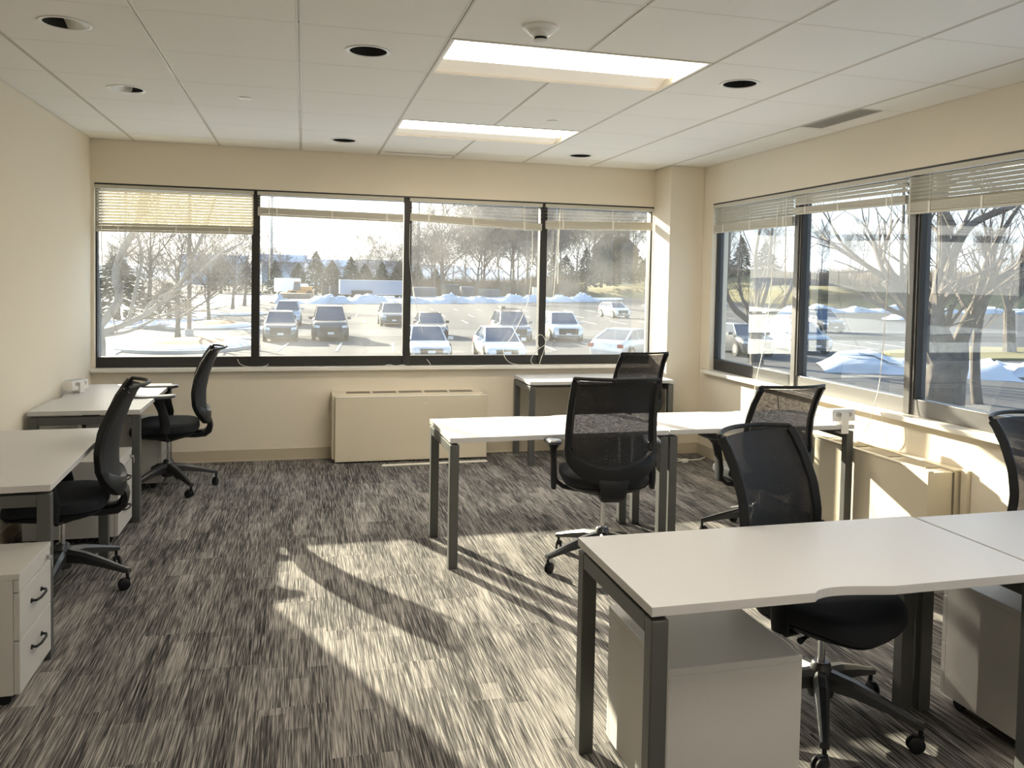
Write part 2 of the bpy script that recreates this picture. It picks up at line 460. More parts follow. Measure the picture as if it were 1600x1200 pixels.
def win_right():
    wroot = sroot('window_2', (0, 0, 0))
    obj('sill', MB().box(XR - .06, -4.6, RZ0 - .03, XR + .09, RY1 + .05, RZ0), M_sill, wroot, bevel=.003)
    obj('bottom_rail', MB().box(XR + .045, -4.6, RZ0 + .001, XR + .11, 1.845, RZ0 + .10), M_alum, wroot, bevel=.003)
    obj('bottom_rail', MB().box(XR + .045, 1.850, RZ0 + .001, XR + .11, RY1, RZ0 + .10), M_dark, wroot, bevel=.003)
    obj('head_rail', MB().box(XR + .045, -4.6, RZ1 - .045, XR + .11, RY1, RZ1 - .001), M_dark, wroot)
    obj('head_shade_strip', MB().box(XR + .001, -4.6, RZ1 - .013, XR + .044, RY1, RZ1 - .0005), M_dark, wroot)  # dark strip in place of the shadow above the right blinds
    ys = [RY1, 1.815, .59, -.66, -1.91, -3.2, -4.6]
    obj('jamb', MB().box(XR + .045, RY1 - .012, RZ0 + .101, XR + .11, RY1, RZ1 - .046), M_dark, wroot)
    for y in ys[1:-1]:
        obj('mullion', MB().box(XR + .03, y - .004, RZ0 + .002, XR + .11, y + .05, RZ1 - .002), M_alum, wroot, bevel=.003)
        obj('mullion_seal', MB().box(XR + .04, y - .045, RZ0 + .101, XR + .11, y - .005, RZ1 - .002), M_dark, wroot)
        obj('mullion_bead', MB().box(XR + .033, y - .030, RZ0 + .101, XR + .0395, y - .024, RZ1 - .01), M_alum, wroot)
    for i in range(6):
        a = ys[i + 1] + (.05 if i < 5 else 0); b_ = ys[i] - (.045 if i else .012)
        obj('pane', MB().box(XR + .080, a, RZ0 + .10, XR + .0805, b_, RZ1 - .045), M_glass2, wroot)
win_right()

# ------------------------------------------------------------ blinds (local x along the window, y towards the room)
def slat_mesh(L, tilt):
    mb = MB(); n = 4; wd = .025
    prof = []
    for i in range(n + 1):
        u = i / n - .5; prof.append((u * wd, .0022 * (1 - 4 * u * u)))
    ca, sa = math.cos(tilt), math.sin(tilt)
    up = [(p * ca - q * sa, p * sa + q * ca) for p, q in prof]
    lo = [(p * ca - (q - .0006) * sa, p * sa + (q - .0006) * ca) for p, q in reversed(prof)]
    ring = up + lo
    mb.loft([[(x, p, q) for p, q in ring] for x in (0, L)])
    return mb
def blind(label, x0, y0, L, ang, ztop, zl, zr, nhang, pitch, tilt, stack_h, lad, group=None):
    """zl, zr: bottom of the stack at the left and right ends"""
    t = thing('window_blind', label, 'blind', (x0, y0, ztop), ang, 'mini blinds in the windows')
    obj('head_rail', MB().box(0, -.018, -.03, L, .018, 0), M_blind, t, bevel=.002)
    drop_l, drop_r = ztop - zl, ztop - zr
    sl = (zl - zr) / L
    th = math.atan2(zr - zl, L)
    me = slat_mesh(L - .008, tilt).mesh('slat', M_blind)
    topstack = -.03
    avail = min(drop_l, drop_r) - .03 - stack_h
    for i in range(nhang):
        z = -.03 - pitch * (i + .7)
        f = (i + .7) / (nhang + .3)
        s = link('slat', me, t, (.004, 0, z * 1 - (drop_l - min(drop_l, drop_r)) * f), (0, -th * f, 0))
    # gathered slats: thin layered stack down to the bottom rail
    k = 7
    zb = -drop_l
    sm = MB()
    for i in range(k):
        a = .016 + stack_h - .016 - (stack_h - .018) * (i + 1) / k
        a = .018 + (stack_h - .018) * i / k
        sm.box(0, -.0125, a, L - .008, .0125, a + (stack_h - .018) / k * .82)
    st = obj('slat_stack', sm, M_blind, t, loc=(.004, 0, zb), rot=(0, -th, 0))
    obj('bottom_rail', MB().box(0, -.013, 0, L - .008, .013, .016), M_blind, t, bevel=.003, loc=(.004, 0, zb), rot=(0, -th, 0))
    for q in lad:
        x = L * q
        zz = zb + (zr - zl) * q
        mb = MB()
        for sy in (-.0145, .0145): mb.tube([(x, sy, -.03), (x, sy, zz + stack_h * .5)], .0011, 4)
        mb.box(x - .007, .0132, zz, x + .007, .0155, zz + stack_h)
        mb.box(x - .007, -.0155, zz, x + .007, -.0132, zz + stack_h)
        obj('ladder_cord', mb, M_cord, t)
    return t
YBL = YF + .012
blind('cream blind lowered furthest over the left end of far window', -.292, YBL, 1.214, 0, 2.286, 1.908, 1.921, 13, .0235, R(-50), .05, (.14, .5, .84))
blind('raised cream blind in second bay of far window from the left wall', .950, YBL, 1.232, 0, 2.286, 2.083, 2.069, 5, .026, R(2), .072, (.13, .5, .88))
blind('cream blind hanging crooked in third bay of far window, low at its right end', 2.233, YBL, 1.220, 0, 2.286, 2.087, 2.037, 5, .026, R(2), .066, (.14, .47, .86))
blind('short raised cream blind beside corner pier in far window', 3.482, YBL, 1.068, 0, 2.286, 2.057, 2.078, 5, .028, R(2), .076, (.16, .62))
XBL = XR + .012
# right window: local x runs towards the camera (-Y)
blind('half lowered cream blind in right window next to corner pier', XBL, 3.085, 1.235, -PI / 2, 2.286, 2.033, 2.030, 7, .0235, R(-50), .075, (.14, .5, .9))
blind('most raised cream blind in middle bay of the right window', XBL, 1.848, 1.205, -PI / 2, 2.286, 2.110, 2.092, 3, .0235, R(-58), .055, (.13, .45, .86))
blind('wide cream blind in right window at right edge of the view', XBL, .640, 1.22, -PI / 2, 2.286, 2.025, 2.012, 7, .0235, R(-50), .07, (.16, .48, .86))
def cord(label, pts, r=.0022, name='blind_cord', tassel=False, m=None, cat='cord', z0=None):
    t = thing(name, label, cat, pts[0])
    p0 = Vector(pts[0])
    # smooth the polyline
    P = [Vector(p) - p0 for p in pts]
    out = []
    for i in range(len(P) - 1):
        a = P[max(i - 1, 0)]; b_ = P[i]; c = P[i + 1]; d = P[min(i + 2, len(P) - 1)]
        for k in range(6):
            u = k / 6
            out.append(.5 * ((2 * b_) + (-a + c) * u + (2 * a - 5 * b_ + 4 * c - d) * u * u + (-a + 3 * b_ - 3 * c + d) * u ** 3))
    out.append(P[-1])
    obj('cord' if cat == 'cord' else 'rod', MB().tube(out, r, 5), m or M_cord, t, smooth=True)
    if tassel:
        e = P[-1]; obj('tassel', MB().tube([e + Vector((0, 0, .005)), e - Vector((0, 0, .012)), e - Vector((0, 0, .03))], [.003, .005, .0065], 8), M_white, t, smooth=True)
    return t
yc = YF - .01
cord('thin white pull cord looping beside second mullion of far window', [(2.236, yc, 2.06), (2.24, yc, 1.7), (2.30, yc, 1.35), (2.36, yc, 1.10)], .0018)
cord('white pull cord swinging left of third mullion in far window', [(3.36, yc, 2.03), (3.34, yc, 1.45), (3.20, yc - .01, 1.10), (3.10, yc - .02, .95), (3.14, yc - .03, .84), (3.26, yc - .04, .806), (3.42, yc - .04, .81)], .0024)
cord('white pull cord looped over base of third mullion', [(3.60, yc, 2.05), (3.575, yc, 1.5), (3.50, yc - .01, 1.0), (3.46, yc - .01, .86), (3.44, yc - .03, .81)], .0024)
cord('knotted loop of white cord around foot of third mullion', [(3.44, yc - .01, .96), (3.40, yc - .015, 1.05), (3.46, yc - .015, 1.08), (3.50, yc - .015, 1.0), (3.42, yc - .02, .94), (3.36, yc - .03, .86), (3.38, yc - .045, .812), (3.5, yc - .045, .806)], .0022)
cord('short white cord coiled on sill at first mullion', [(.80, yc - .01, .87), (.83, yc - .02, .825), (.92, yc - .035, .806), (1.02, yc - .03, .812), (1.05, yc - .02, .83)], .0024)
cord('pair of white cord ends on sill under third bay', [(2.40, yc - .01, .86), (2.43, yc - .02, .82), (2.42, yc - .04, .806)], .0022)
cord('tangled white cord end on far sill left of the second mullion', [(2.02, yc - .03, .806), (2.07, yc - .02, .815), (2.12, yc - .035, .806), (2.18, yc - .03, .813), (2.22, yc - .04, .806)], .003)
cord('clear tilt wand hanging at left end of far window', [(-.245, yc, 2.25), (-.243, yc, 1.8), (-.235, yc, 1.60)], .0035, 'tilt_wand', cat='tilt wand')
cord('clear tilt wand just right of the first mullion', [(1.045, yc, 2.22), (1.045, yc, 1.9), (1.05, yc, 1.55)], .0035, 'tilt_wand', cat='tilt wand')
cord('pair of white wands hanging right of the third mullion', [(3.62, yc, 2.25), (3.61, yc, 1.9), (3.61, yc, 1.55)], .004, 'tilt_wand', cat='tilt wand')
xc = XR - .02
cord('white tilt wand hanging left of first mullion of right window', [(xc, 1.905, 2.24), (xc, 1.90, 1.9), (xc, 1.885, 1.50)], .004, 'tilt_wand', cat='tilt wand')
cord('white tilt wand hanging in front of second mullion of right window', [(xc, .585, 2.24), (xc, .58, 1.9), (xc, .56, 1.54)], .004, 'tilt_wand', cat='tilt wand')
cord('white pull cord falling to right sill nearest corner pier', [(xc, 2.02, 2.20), (xc - .01, 2.06, 1.6), (xc - .025, 2.12, 1.1), (xc - .06, 2.16, .82), (xc - .08, 2.16, .6)], .0028)
cord('long white pull cord over middle bay of right window down to heater', [(xc, .74, 2.20), (xc - .01, .745, 1.5), (xc - .03, .755, 1.0), (xc - .06, .765, .82), (xc - .075, .79, .70), (xc - .07, .86, .62), (xc - .06, .95, .59)], .0028)
cord('thin white cord dropping from right sill to heater top', [(XR - .065, .72, .795), (XR - .068, .67, .70), (XR - .066, .64, .60)], .0018)

# ------------------------------------------------------------ ceiling fixtures
def troffer(x0, y0, label, seen=True):
    t = thing('ceiling_light', label, 'ceiling light', (x0, y0, H))
    W, D = 2 * GS, GS
    a = .010
    obj('frame', MB().box(a, a, -.003, W - a, a + .016, .012).box(a, D - a - .016, -.003, W - a, D - a, .012).box(a, a + .016, -.003, a + .016, D - a - .016, .012).box(W - a - .016, a + .016, -.003, W - a, D - a - .016, .012), M_reflect, t)
    h = MB()   # housing: pan around
    h.box(a, a, .10, W - a, D - a, .11).box(a, a, .012, a + .006, D - a, .10).box(W - a - .006, a, .012, W - a, D - a, .10).box(a, a, .012, W - a, a + .004, .10).box(a, D - a - .004, .012, W - a, D - a, .10)
    obj('housing', h, M_reflect, t)
    # bright curved lens in the near half
    n = 10; ring = []
    for i in range(n + 1):
        u = i / n; ring.append((.03 + u * .37, .078 - .064 * u ** 1.3))
    ring2 = [(p, q + .004) for p, q in reversed(ring)]
    obj('lens', MB().loft([[(x, p, q) for p, q in ring + ring2] for x in (.03, W - .055)]), M_lens, t, smooth=True)
    obj('lens_lip', MB().box(.026, .401, .012, W - .05, .405, .09), M_reflect, t)
    ring = []
    for i in range(n + 1):
        u = i / n; ring.append((.408 + u * .215, .07 - .062 * (u ** 1.5)))
    ring2 = [(p, q + .004) for p, q in reversed(ring)]
    obj('reflector', MB().loft([[(x, p, q) for p, q in ring + ring2] for x in (.02, W - .02)]), M_reflect_glow, t, smooth=True)
    # curved end rib
    rib = [(W - .055, .03 + .0 * k, .012) for k in range(1)]
    pts = [(W - .052 - .02 * math.sin(k / 8 * PI / 2), .03 + .37 * k / 8, .074 - .064 * (k / 8) ** 1.3) for k in range(9)]
    obj('end_rib', MB().tube(pts, .004, 5), M_vent, t)
    return t
troffer(3 * GS, 0, 'large lit recessed troffer light nearest the camera')
troffer(3 * GS, 3 * GS, 'smaller looking lit recessed troffer light towards far window')
troffer(3 * GS, -4 * GS, 'added unseen troffer light above camera for room fill')  # unseen fixture, added as fill light for the room

troffer(3 * GS, -7 * GS, 'added unseen troffer light by the back wall for room fill')  # second unseen fixture added to lift the room light

def downlight(x, y, label, scoop=0):
    t = thing('recessed_downlight', label, 'downlight', (x, y, H))
    r = .094
    obj('trim_ring', MB().lathe([(r + .012, -.001), (r + .012, -.004), (r + .004, -.006), (r - .006, -.003), (r - .006, 0), (r - .002, .001)], cap=False), M_white, t, smooth=True)
    obj('reflector_cup', MB().lathe([(r - .004, 0), (r - .012, .03), (r - .03, .075), (r - .06, .09), (r - .063, .094), (r - .03, .08), (r - .01, .034), (r - .002, 0)], cap=False), M_plenum, t, smooth=True)
    obj('lamp_socket', MB().cyl((0, 0, .082), .036, .03), M_plenum, t)
    if scoop:
        # white eyeball scoop covering part of the opening
        n = 12; vs = []; fs = []
        for i in range(n + 1):
            a = -PI / 2 + PI * i / n
            vs.append((scoop * (.088 * math.cos(a)), .088 * math.sin(a), -.002))
        for i in range(n + 1):
            a = -PI / 2 + PI * i / n
            vs.append((scoop * (-.01 - .018 * math.cos(a)), .086 * math.sin(a), .004 + .055 * math.cos(a)))
        for i in range(n): fs.append((i, i + 1, n + 2 + i, n + 1 + i))
        o = obj('scoop', MB().add(vs, fs), M_white, t, smooth=True)
        s = o.modifiers.new('solid', 'SOLIDIFY'); s.thickness = .002
    return t
downlight(1.617, .34, 'dark round downlight left of large troffer, with bright white ring')
downlight(3.575, .34, 'black round downlight right of large troffer')
downlight(.325, .32, 'half covered round downlight nearest camera by left wall', 1)
downlight(.325, 1.61, 'half covered round downlight further along left wall', -1)
downlight(1.63, 2.975, 'small dark downlight left of far troffer near far wall')
downlight(3.603, 3.03, 'small dark downlight right of far troffer near corner pier')
t = thing('smoke_detector', 'white round smoke detector beside the large troffer', 'smoke detector', (2.289, -.274, H))
obj('base_plate', MB().lathe([(.078, 0), (.078, -.008), (.066, -.016), (.01, -.016)]), M_white, t, smooth=True)
obj('sensor_dome', MB().lathe([(.058, -.016), (.050, -.030), (.030, -.038), (.030, -.044)]), M_white, t, smooth=True)
obj('sensing_chamber', MB().lathe([(.026, -.044), (.026, -.056), (.005, -.056)]), M_black, t, smooth=True)
obj('cap', MB().lathe([(.030, -.055), (.031, -.062), (.020, -.068), (.004, -.069)]), M_white, t, smooth=True)
for x, y, lb in ((.979, 1.627, 'flat white sprinkler cover left of the troffers'), (2.934, 1.666, 'flat white sprinkler cover between the two troffers')):
    o = obj('sprinkler_cover', MB().lathe([(.038, 0), (.040, -.003), (.036, -.006), (.004, -.007)]), M_white, None, smooth=True, loc=(x, y, H)); tag(o, lb, 'sprinkler cover')
t = thing('slot_diffuser', 'grey slot air diffuser in ceiling along far wall', 'air vent', (1.985, 3.44, H))
obj('frame', MB().box(0, -.03, -.004, .62, -.018, 0).box(0, .018, -.004, .62, .03, 0).box(0, -.018, -.004, .01, .018, 0).box(.61, -.018, -.004, .62, .018, 0), M_white, t)
obj('slot', MB().box(.01, -.018, -.002, .61, .018, 0), M_vent, t)
t = thing('ceiling_grille', 'grey slatted return air grille in ceiling by right wall', 'air vent', (4.56, .66, H))
obj('frame', MB().box(0, 0, -.004, .012, .60, 0).box(.15, 0, -.004, .162, .60, 0).box(.012, 0, -.004, .15, .012, 0).box(.012, .588, -.004, .15, .60, 0), M_pedg, t)
gm = MB().box(0, 0, 0, .012, .576, .004).mesh('fin', M_vent)
for i in range(7): link('fin', gm, t, (.016 + i * .019, .012, -.005))
obj('backing', MB().box(.012, .012, -.0012, .15, .588, 0), M_plenum, t)

# ------------------------------------------------------------ desks
DH, DT = .72, .027
def desk(label, x0, y0, w, d, rz=0, scallop='front', sc_x=.5, flip=1, group='white topped office desks'):
    """local: origin at one corner on the floor, x along width w, y along depth d. The scallop notch is on side y=0 ('front') or y=d ('back')."""
    t = thing('office_desk', label, 'desk', (x0, y0, 0), rz)
    pts = []
    def notch(cx, hw, dep, n=14):
        out = []
        for i in range(n + 1):
            u = i / n
            s = u if flip > 0 else 1 - u
            v = math.sin(PI * min(1, s ** .62)) ** 1.15 if 0 < s < 1 else 0
            out.append((cx - hw + 2 * hw * u, dep * v))
        return out
    g = .002
    if scallop == 'front':
        pts.append((g, g)); pts += [(x, g + dv) for x, dv in notch(w * sc_x, .13, .028)]; pts += [(w - g, g), (w - g, d - g), (g, d - g)]
    else:
        pts += [(g, g), (w - g, g), (w - g, d - g)]; pts += [(x, d - g - dv) for x, dv in reversed(notch(w * sc_x, .13, .028))]; pts.append((g, d - g))
    obj('desktop', MB().prism(pts, DH - DT, DH), M_top, t, bevel=.0015)
    zt = DH - DT - .012
    L = .05
    k = .004
    for (lx, ly) in ((k, k), (w - k - L, k), (k, d - k - L), (w - k - L, d - k - L)):
        o = obj('leg', MB().box(lx, ly, 0, lx + L, ly + L, zt), M_leg, t, bevel=.004)
    for lx in (k, w - k - L):
        obj('end_rail', MB().box(lx + .001, k + L, zt - .05, lx + L - .001, d - k - L, zt - .0005), M_leg, t, bevel=.003)
    for ly in (d * .5 - .015,):
        obj('cross_beam', MB().box(k + L, ly, zt - .045, w - k - L, ly + .03, zt - .001), M_leg, t, bevel=.002)
    for lx in (.12, w - .16):
        obj('top_spacer', MB().box(lx, .08, zt - .001, lx + .04, d - .08, DH - DT), M_black, t)
    return t
desk('large white desk in the foreground with scalloped front edge', 2.225, -1.680, 1.320, .610, 0, 'front', .475)
desk('white desk at right edge of frame, butted against the foreground desk', 3.552, -1.700, 1.320, .610, 0, 'front', .475)
desk('sunlit white desk in middle of room with free left end', 2.100, .690, 1.304, .630, R(1.6), 'back', .52, -1)
desk('white desk in middle of room with its end against the right heater', 3.410, .735, 1.245, .610, R(-.6), 'back', .5, -1)
desk('white desk pushed under far window beside the corner pier', 3.190, 3.010, 1.330, .565, 0, 'back', .5)
desk('white desk against left wall nearer the far window', .345, 1.925, 1.320, .640, PI / 2, 'back', .5)
desk('white desk against left wall nearest the camera', .352, -.006, 1.310, .610, PI / 2 + R(2.2), 'back', .45)

# ------------------------------------------------------------ pedestals (front faces local -y)
def pedestal(label, x, y, rz, w=.385, d=.50, h=.49, grey=False):
    t = thing('drawer_pedestal', label, 'drawer unit', (x, y, 0), rz)
    z0 = .045
    obj('body', MB().box(0, .022, z0, w, d, h - .022), M_ped, t, bevel=.002)
    obj('lid', MB().box(0, 0, h - .022, w, d, h), M_ped, t, bevel=.002)
    obj('pencil_rail', MB().box(.001, .002, h - .068, w - .001, .021, h - .0235), M_ped, t, bevel=.0015)
    zs = [(h - .245, h - .072), (z0 + .003, h - .249)]
    for a, b_ in zs:
        f = obj('drawer', MB().box(.001, 0, a, w - .001, .021, b_), M_ped, t, bevel=.002)
        zc = b_ - .075
        pts = [(w / 2 - .06, 0, zc), (w / 2 - .058, -.018, zc), (w / 2 - .03, -.026, zc), (w / 2 + .03, -.026, zc), (w / 2 + .058, -.018, zc), (w / 2 + .06, 0, zc)]
        mb = MB().tube(pts, .005, 8)
        for s in (-1, 1): mb.cyl((w / 2 + s * .06, -.004, zc), .009, .006, 'y', 12)
        obj('handle', mb, M_black, f, smooth=True)
    lk = obj('lock', MB().cyl((w - .06, -.006, h - .045), .010, .009, 'y', 14), M_chrome, t, smooth=True)
    obj('key', MB().box(w - .062, -.022, h - .052, w - .058, -.006, h - .038).box(w - .063, -.024, h - .085, w - .057, -.021, h - .05), M_chrome, lk)
    for cx in (.04, w - .04):
        for cy in (.06, d - .05):
            obj('caster', MB().cyl((cx - .012, cy, .022), .022, .024, 'x', 16).box(cx - .006, cy - .012, .03, cx + .006, cy + .012, z0), M_black, t, smooth=True)
    return t
# front towards +x : rz = +90 deg (local -y -> +x ; local x -> +y)
pedestal('white drawer pedestal with two black handles in the left foreground', .350, -.385, PI / 2, w=.378, d=.5)
pedestal('white drawer pedestal with hanging keys between the two left desks', .300, 1.500, PI / 2, w=.40, d=.5)
pedestal('white drawer pedestal under far end of the desk in the left corner', .335, 2.78, PI / 2, w=.38, d=.5)
# backs towards the camera
pedestal('white drawer pedestal tucked under left end of the foreground desk', 2.762, -1.10, PI, w=.43, d=.470)
pedestal('white drawer pedestal under desk at lower right corner, sunlight stripe on side', 4.115, -1.10, PI, w=.43, d=.480)

# ------------------------------------------------------------ task chairs
def spine(z): # y of the centre of the back at height z (seat top at .46)
    P = [(.40, -.268), (.50, -.270), (.60, -.258), (.68, -.258), (.78, -.275), (.88, -.308), (.96, -.345), (1.0, -.372)]
    for (a, b_), (c, d) in zip(P, P[1:]):
        if z <= c:
            u = max(0, (z - a) / (c - a)); u = u * u * (3 - 2 * u) * .3 + u * .7
            return b_ + (d - b_) * u
    return P[-1][1]
def conc(z): return .058 + .022 * math.sin(min(1, max(0, (z - .5) / .5)) * PI)
def halfw(z):
    u = (z - .46) / .52
    return .232 - .020 * max(0, min(1, u)) ** 1.2
ZT = .985
def back_pt(u, z, dy=0):
    wv = halfw(z)
    return (u * wv, spine(z) + conc(z) * u * u + dy, z)
CH = {}
def chair_meshes():
    # back mesh panel
    mb = MB(); nu, nv = 14, 18; vs = []; fs = []
    for j in range(nv + 1):
        z = .470 + (ZT - .470) * j / nv
        lim = .93
        if z < .57: lim = .93 * math.sqrt(max(0.0, 1 - ((.57 - z) / .115) ** 2))
        lim = max(lim, .3)
        for i in range(nu + 1):
            u = (-1 + 2 * i / nu) * lim
            vs.append(back_pt(u, z))
    for j in range(nv):
        for i in range(nu):
            a = j * (nu + 1) + i; fs.append((a, a + 1, a + nu + 2, a + nu + 1))
    CH['back_mesh'] = MB().add(vs, fs).mesh('back_mesh', M_mesh, True)
    # frame: swept perimeter
    path = []
    for j in range(15):
        z = ZT - (ZT - .57) * j / 14; path.append((1.0, z))
    for j in range(1, 12):
        a = j / 11 * PI / 2
        path.append((math.cos(a) * .78 + .22 * (1 - j / 11), .57 - .115 * math.sin(a)))
    full = [(-u, z) for u, z in path] + [(u, z) for u, z in reversed(path[:-1])]
    rings = []
    n = len(full)
    for i, (u, z) in enumerate(full):
        p = Vector(back_pt(u, z)); a = Vector(back_pt(*full[max(i - 1, 0)])); b_ = Vector(back_pt(*full[min(i + 1, n - 1)]))
        tg = (b_ - a).normalized()
        # surface normal
        e = .01
        su = Vector(back_pt(min(u + e, 1.1), z)) - Vector(back_pt(u - e, z)); sz = Vector(back_pt(u, z + e)) - Vector(back_pt(u, z - e))
        nn = su.cross(sz).normalized()      # points backwards or forwards
        if nn.y < 0: nn = -nn
        side = tg.cross(nn).normalized()
        if side.dot(Vector((u, 0, z - .78))) < 0: side = -side
        low = max(0, min(1, (.61 - z) / .14))
        wi = .017 + .030 * low; dp = .018 + .006 * low
        c = p - side * (wi * .55 if low > .2 else 0)
        r = []
        for (sa, sb) in ((-1, -.8), (-.8, -1), (.8, -1), (1, -.8), (1, .8), (.8, 1), (-.8, 1), (-1, .8)):
            r.append(tuple(c + side * (wi * sa) + nn * (dp * sb)))
        rings.append(r)
    fm = MB().loft(rings)
    # top rail, flared backwards
    pts = [(u * halfw(ZT) * 1.04, spine(ZT) + conc(ZT) * u * u - .028 * (1 - u * u) - .006, ZT + .012 + .004 * (1 - u * u)) for u in [-1 + k / 8 for k in range(17)]]
    fm.tube(pts, .0095, 8, sx=1.0)
    for s in (-1, 1):
        fm.tube([back_pt(s, ZT - .03), (s * halfw(ZT) * 1.04, spine(ZT) + conc(ZT) - .006, ZT + .012)], [.016, .0095], 8)
    CH['back_frame'] = fm.mesh('back_frame', M_black, True)
    # bracket from the lower frame round to the mechanism
    prof = [(-.272, .475, .085, .010), (-.284, .45, .080, .016), (-.287, .42, .070, .020), (-.278, .385, .066, .022), (-.250, .362, .062, .022), (-.19, .358, .058, .022), (-.10, .362, .055, .022), (-.03, .370, .05, .020)]
    rings = []
    for i, (y, z, hw, th) in enumerate(prof):
        a = prof[max(i - 1, 0)]; b_ = prof[min(i + 1, len(prof) - 1)]
        ty, tz = b_[0] - a[0], b_[1] - a[1]; l = math.hypot(ty, tz); ny, nz = -tz / l, ty / l
        rings.append([(-hw, y + ny * th * .6, z + nz * th * .6), (-hw * .8, y + ny * th, z + nz * th), (hw * .8, y + ny * th, z + nz * th), (hw, y + ny * th * .6, z + nz * th * .6),
                      (hw, y - ny * th * .6, z - nz * th * .6), (hw * .8, y - ny * th, z - nz * th), (-hw * .8, y - ny * th, z - nz * th), (-hw, y - ny * th * .6, z - nz * th * .6)])
    CH['back_bracket'] = MB().loft(rings).mesh('back_bracket', M_black, True)
    # seat cushion: superellipse loft
    def srings(zs):
        out = []
        for (z, k, sh) in zs:
            ring = []
            for i in range(36):
                a = 2 * PI * i / 36; c, s_ = math.cos(a), math.sin(a)
                px = abs(c) ** .62 * (1 if c > 0 else -1) * .240 * k
                py = abs(s_) ** .62 * (1 if s_ > 0 else -1) * .235 * k + .02
                dz = -.035 * max(0, (py - .12) / .13) ** 2 + .006 * (px / .24) ** 2
                ring.append((px, py, z + dz * sh))
            out.append(ring)
        return out
    CH['seat'] = MB().loft(srings([(.388, .86, 1), (.395, .95, 1), (.418, 1.0, 1), (.445, .99, 1), (.458, .94, 1), (.464, .82, 1), (.466, .5, .7), (.465, .1, .3)])).mesh('seat', M_fabric, True)
    CH['seat_shell'] = MB().loft(srings([(.338, .42, .3), (.345, .58, .5), (.362, .78, .8), (.378, .90, 1), (.390, .94, 1)])).mesh('seat_shell', M_black, True)
    mm = MB()
    mm.loft([[(-.06, -.13, .345), (.06, -.13, .345), (.06, -.13, .372), (-.06, -.13, .372)], [(-.075, 0, .315), (.075, 0, .315), (.08, 0, .374), (-.08, 0, .374)], [(-.06, .13, .345), (.06, .13, .345), (.06, .13, .374), (-.06, .13, .374)]])
    CH['mechanism'] = mm.mesh('mechanism', M_black, False)
    CH['lever'] = MB().tube([(.06, .03, .345), (.16, .035, .345), (.20, .04, .345)], [.006, .006, .012], 8).mesh('control_lever', M_black, True)
    for s in (-1, 1):
        pts = [(s * .04, -.02, .352), (s * .15, -.01, .348), (s * .225, 0, .362), (s * .262, .005, .392), (s * .272, .008, .43)]
        CH['arm_tube', s] = MB().tube(pts, .0125, 10).mesh('arm_bracket', M_black, True)
        rings = []
        for z, yo, wx, wy in ((.385, .0, .013, .030), (.46, -.003, .016, .034), (.54, .012, .015, .030), (.60, .035, .018, .034), (.622, .045, .030, .055), (.632, .05, .036, .075)):
            rings.append([(s * .276 + wx * a, yo + .012 + wy * b_, z) for a, b_ in ((-1, -.6), (-.6, -1), (.6, -1), (1, -.6), (1, .6), (.6, 1), (-.6, 1), (-1, .6))])
        CH['arm_post', s] = MB().loft(rings).mesh('arm_post', M_black, True)
        rings = []
        for z, k in ((.630, .80), (.634, .95), (.645, 1), (.653, .93), (.656, .75)):
            ring = []
            for i in range(24):
                a = 2 * PI * i / 24; c, s_ = math.cos(a), math.sin(a)
                px = abs(c) ** .6 * (1 if c > 0 else -1) * .044 * k; py = abs(s_) ** .6 * (1 if s_ > 0 else -1) * .138 * k
                ring.append((s * (.285 + .012 * (py / .138)) + px, py + .075, z + .007 * (py / .138) ** 2))
            rings.append(ring)
        CH['arm_pad', s] = MB().loft(rings).mesh('arm_pad', M_armpad, True)
    CH['hub'] = MB().lathe([(.02, .10), (.045, .10), (.050, .125), (.044, .175), (.034, .215), (.028, .222), (.018, .222)], n=20).mesh('hub', M_platinum, True)
    # base leg along +x
    rings = []
    for r, z, hw, hh in ((.03, .165, .030, .032), (.12, .155, .026, .026), (.22, .130, .020, .019), (.32, .100, .015, .013), (.345, .094, .015, .012)):
        rings.append([(r, -hw, z - hh), (r, hw, z - hh), (r, hw, z + hh * .4), (r, hw * .45, z + hh), (r, -hw * .45, z + hh), (r, -hw, z + hh * .4)])
    CH['base_leg'] = MB().loft(rings).mesh('base_leg', M_platinum, False)
    CH['fork'] = MB().cyl((0, 0, .055), .008, .035, 'z', 10).box(-.026, -.007, .038, .010, .007, .060).mesh('caster', M_black, True)
    wm = MB()
    n = 18
    CH['wheel'] = MB().loft([[(rr * math.cos(2 * PI * k / n), yy, rr * math.sin(2 * PI * k / n)) for k in range(n)] for rr, yy in ((.012, .019), (.024, .018), (.0285, .014), (.0285, .008), (.022, .0065))]).mesh('wheel', M_black, True)
chair_meshes()
post_cache = {}
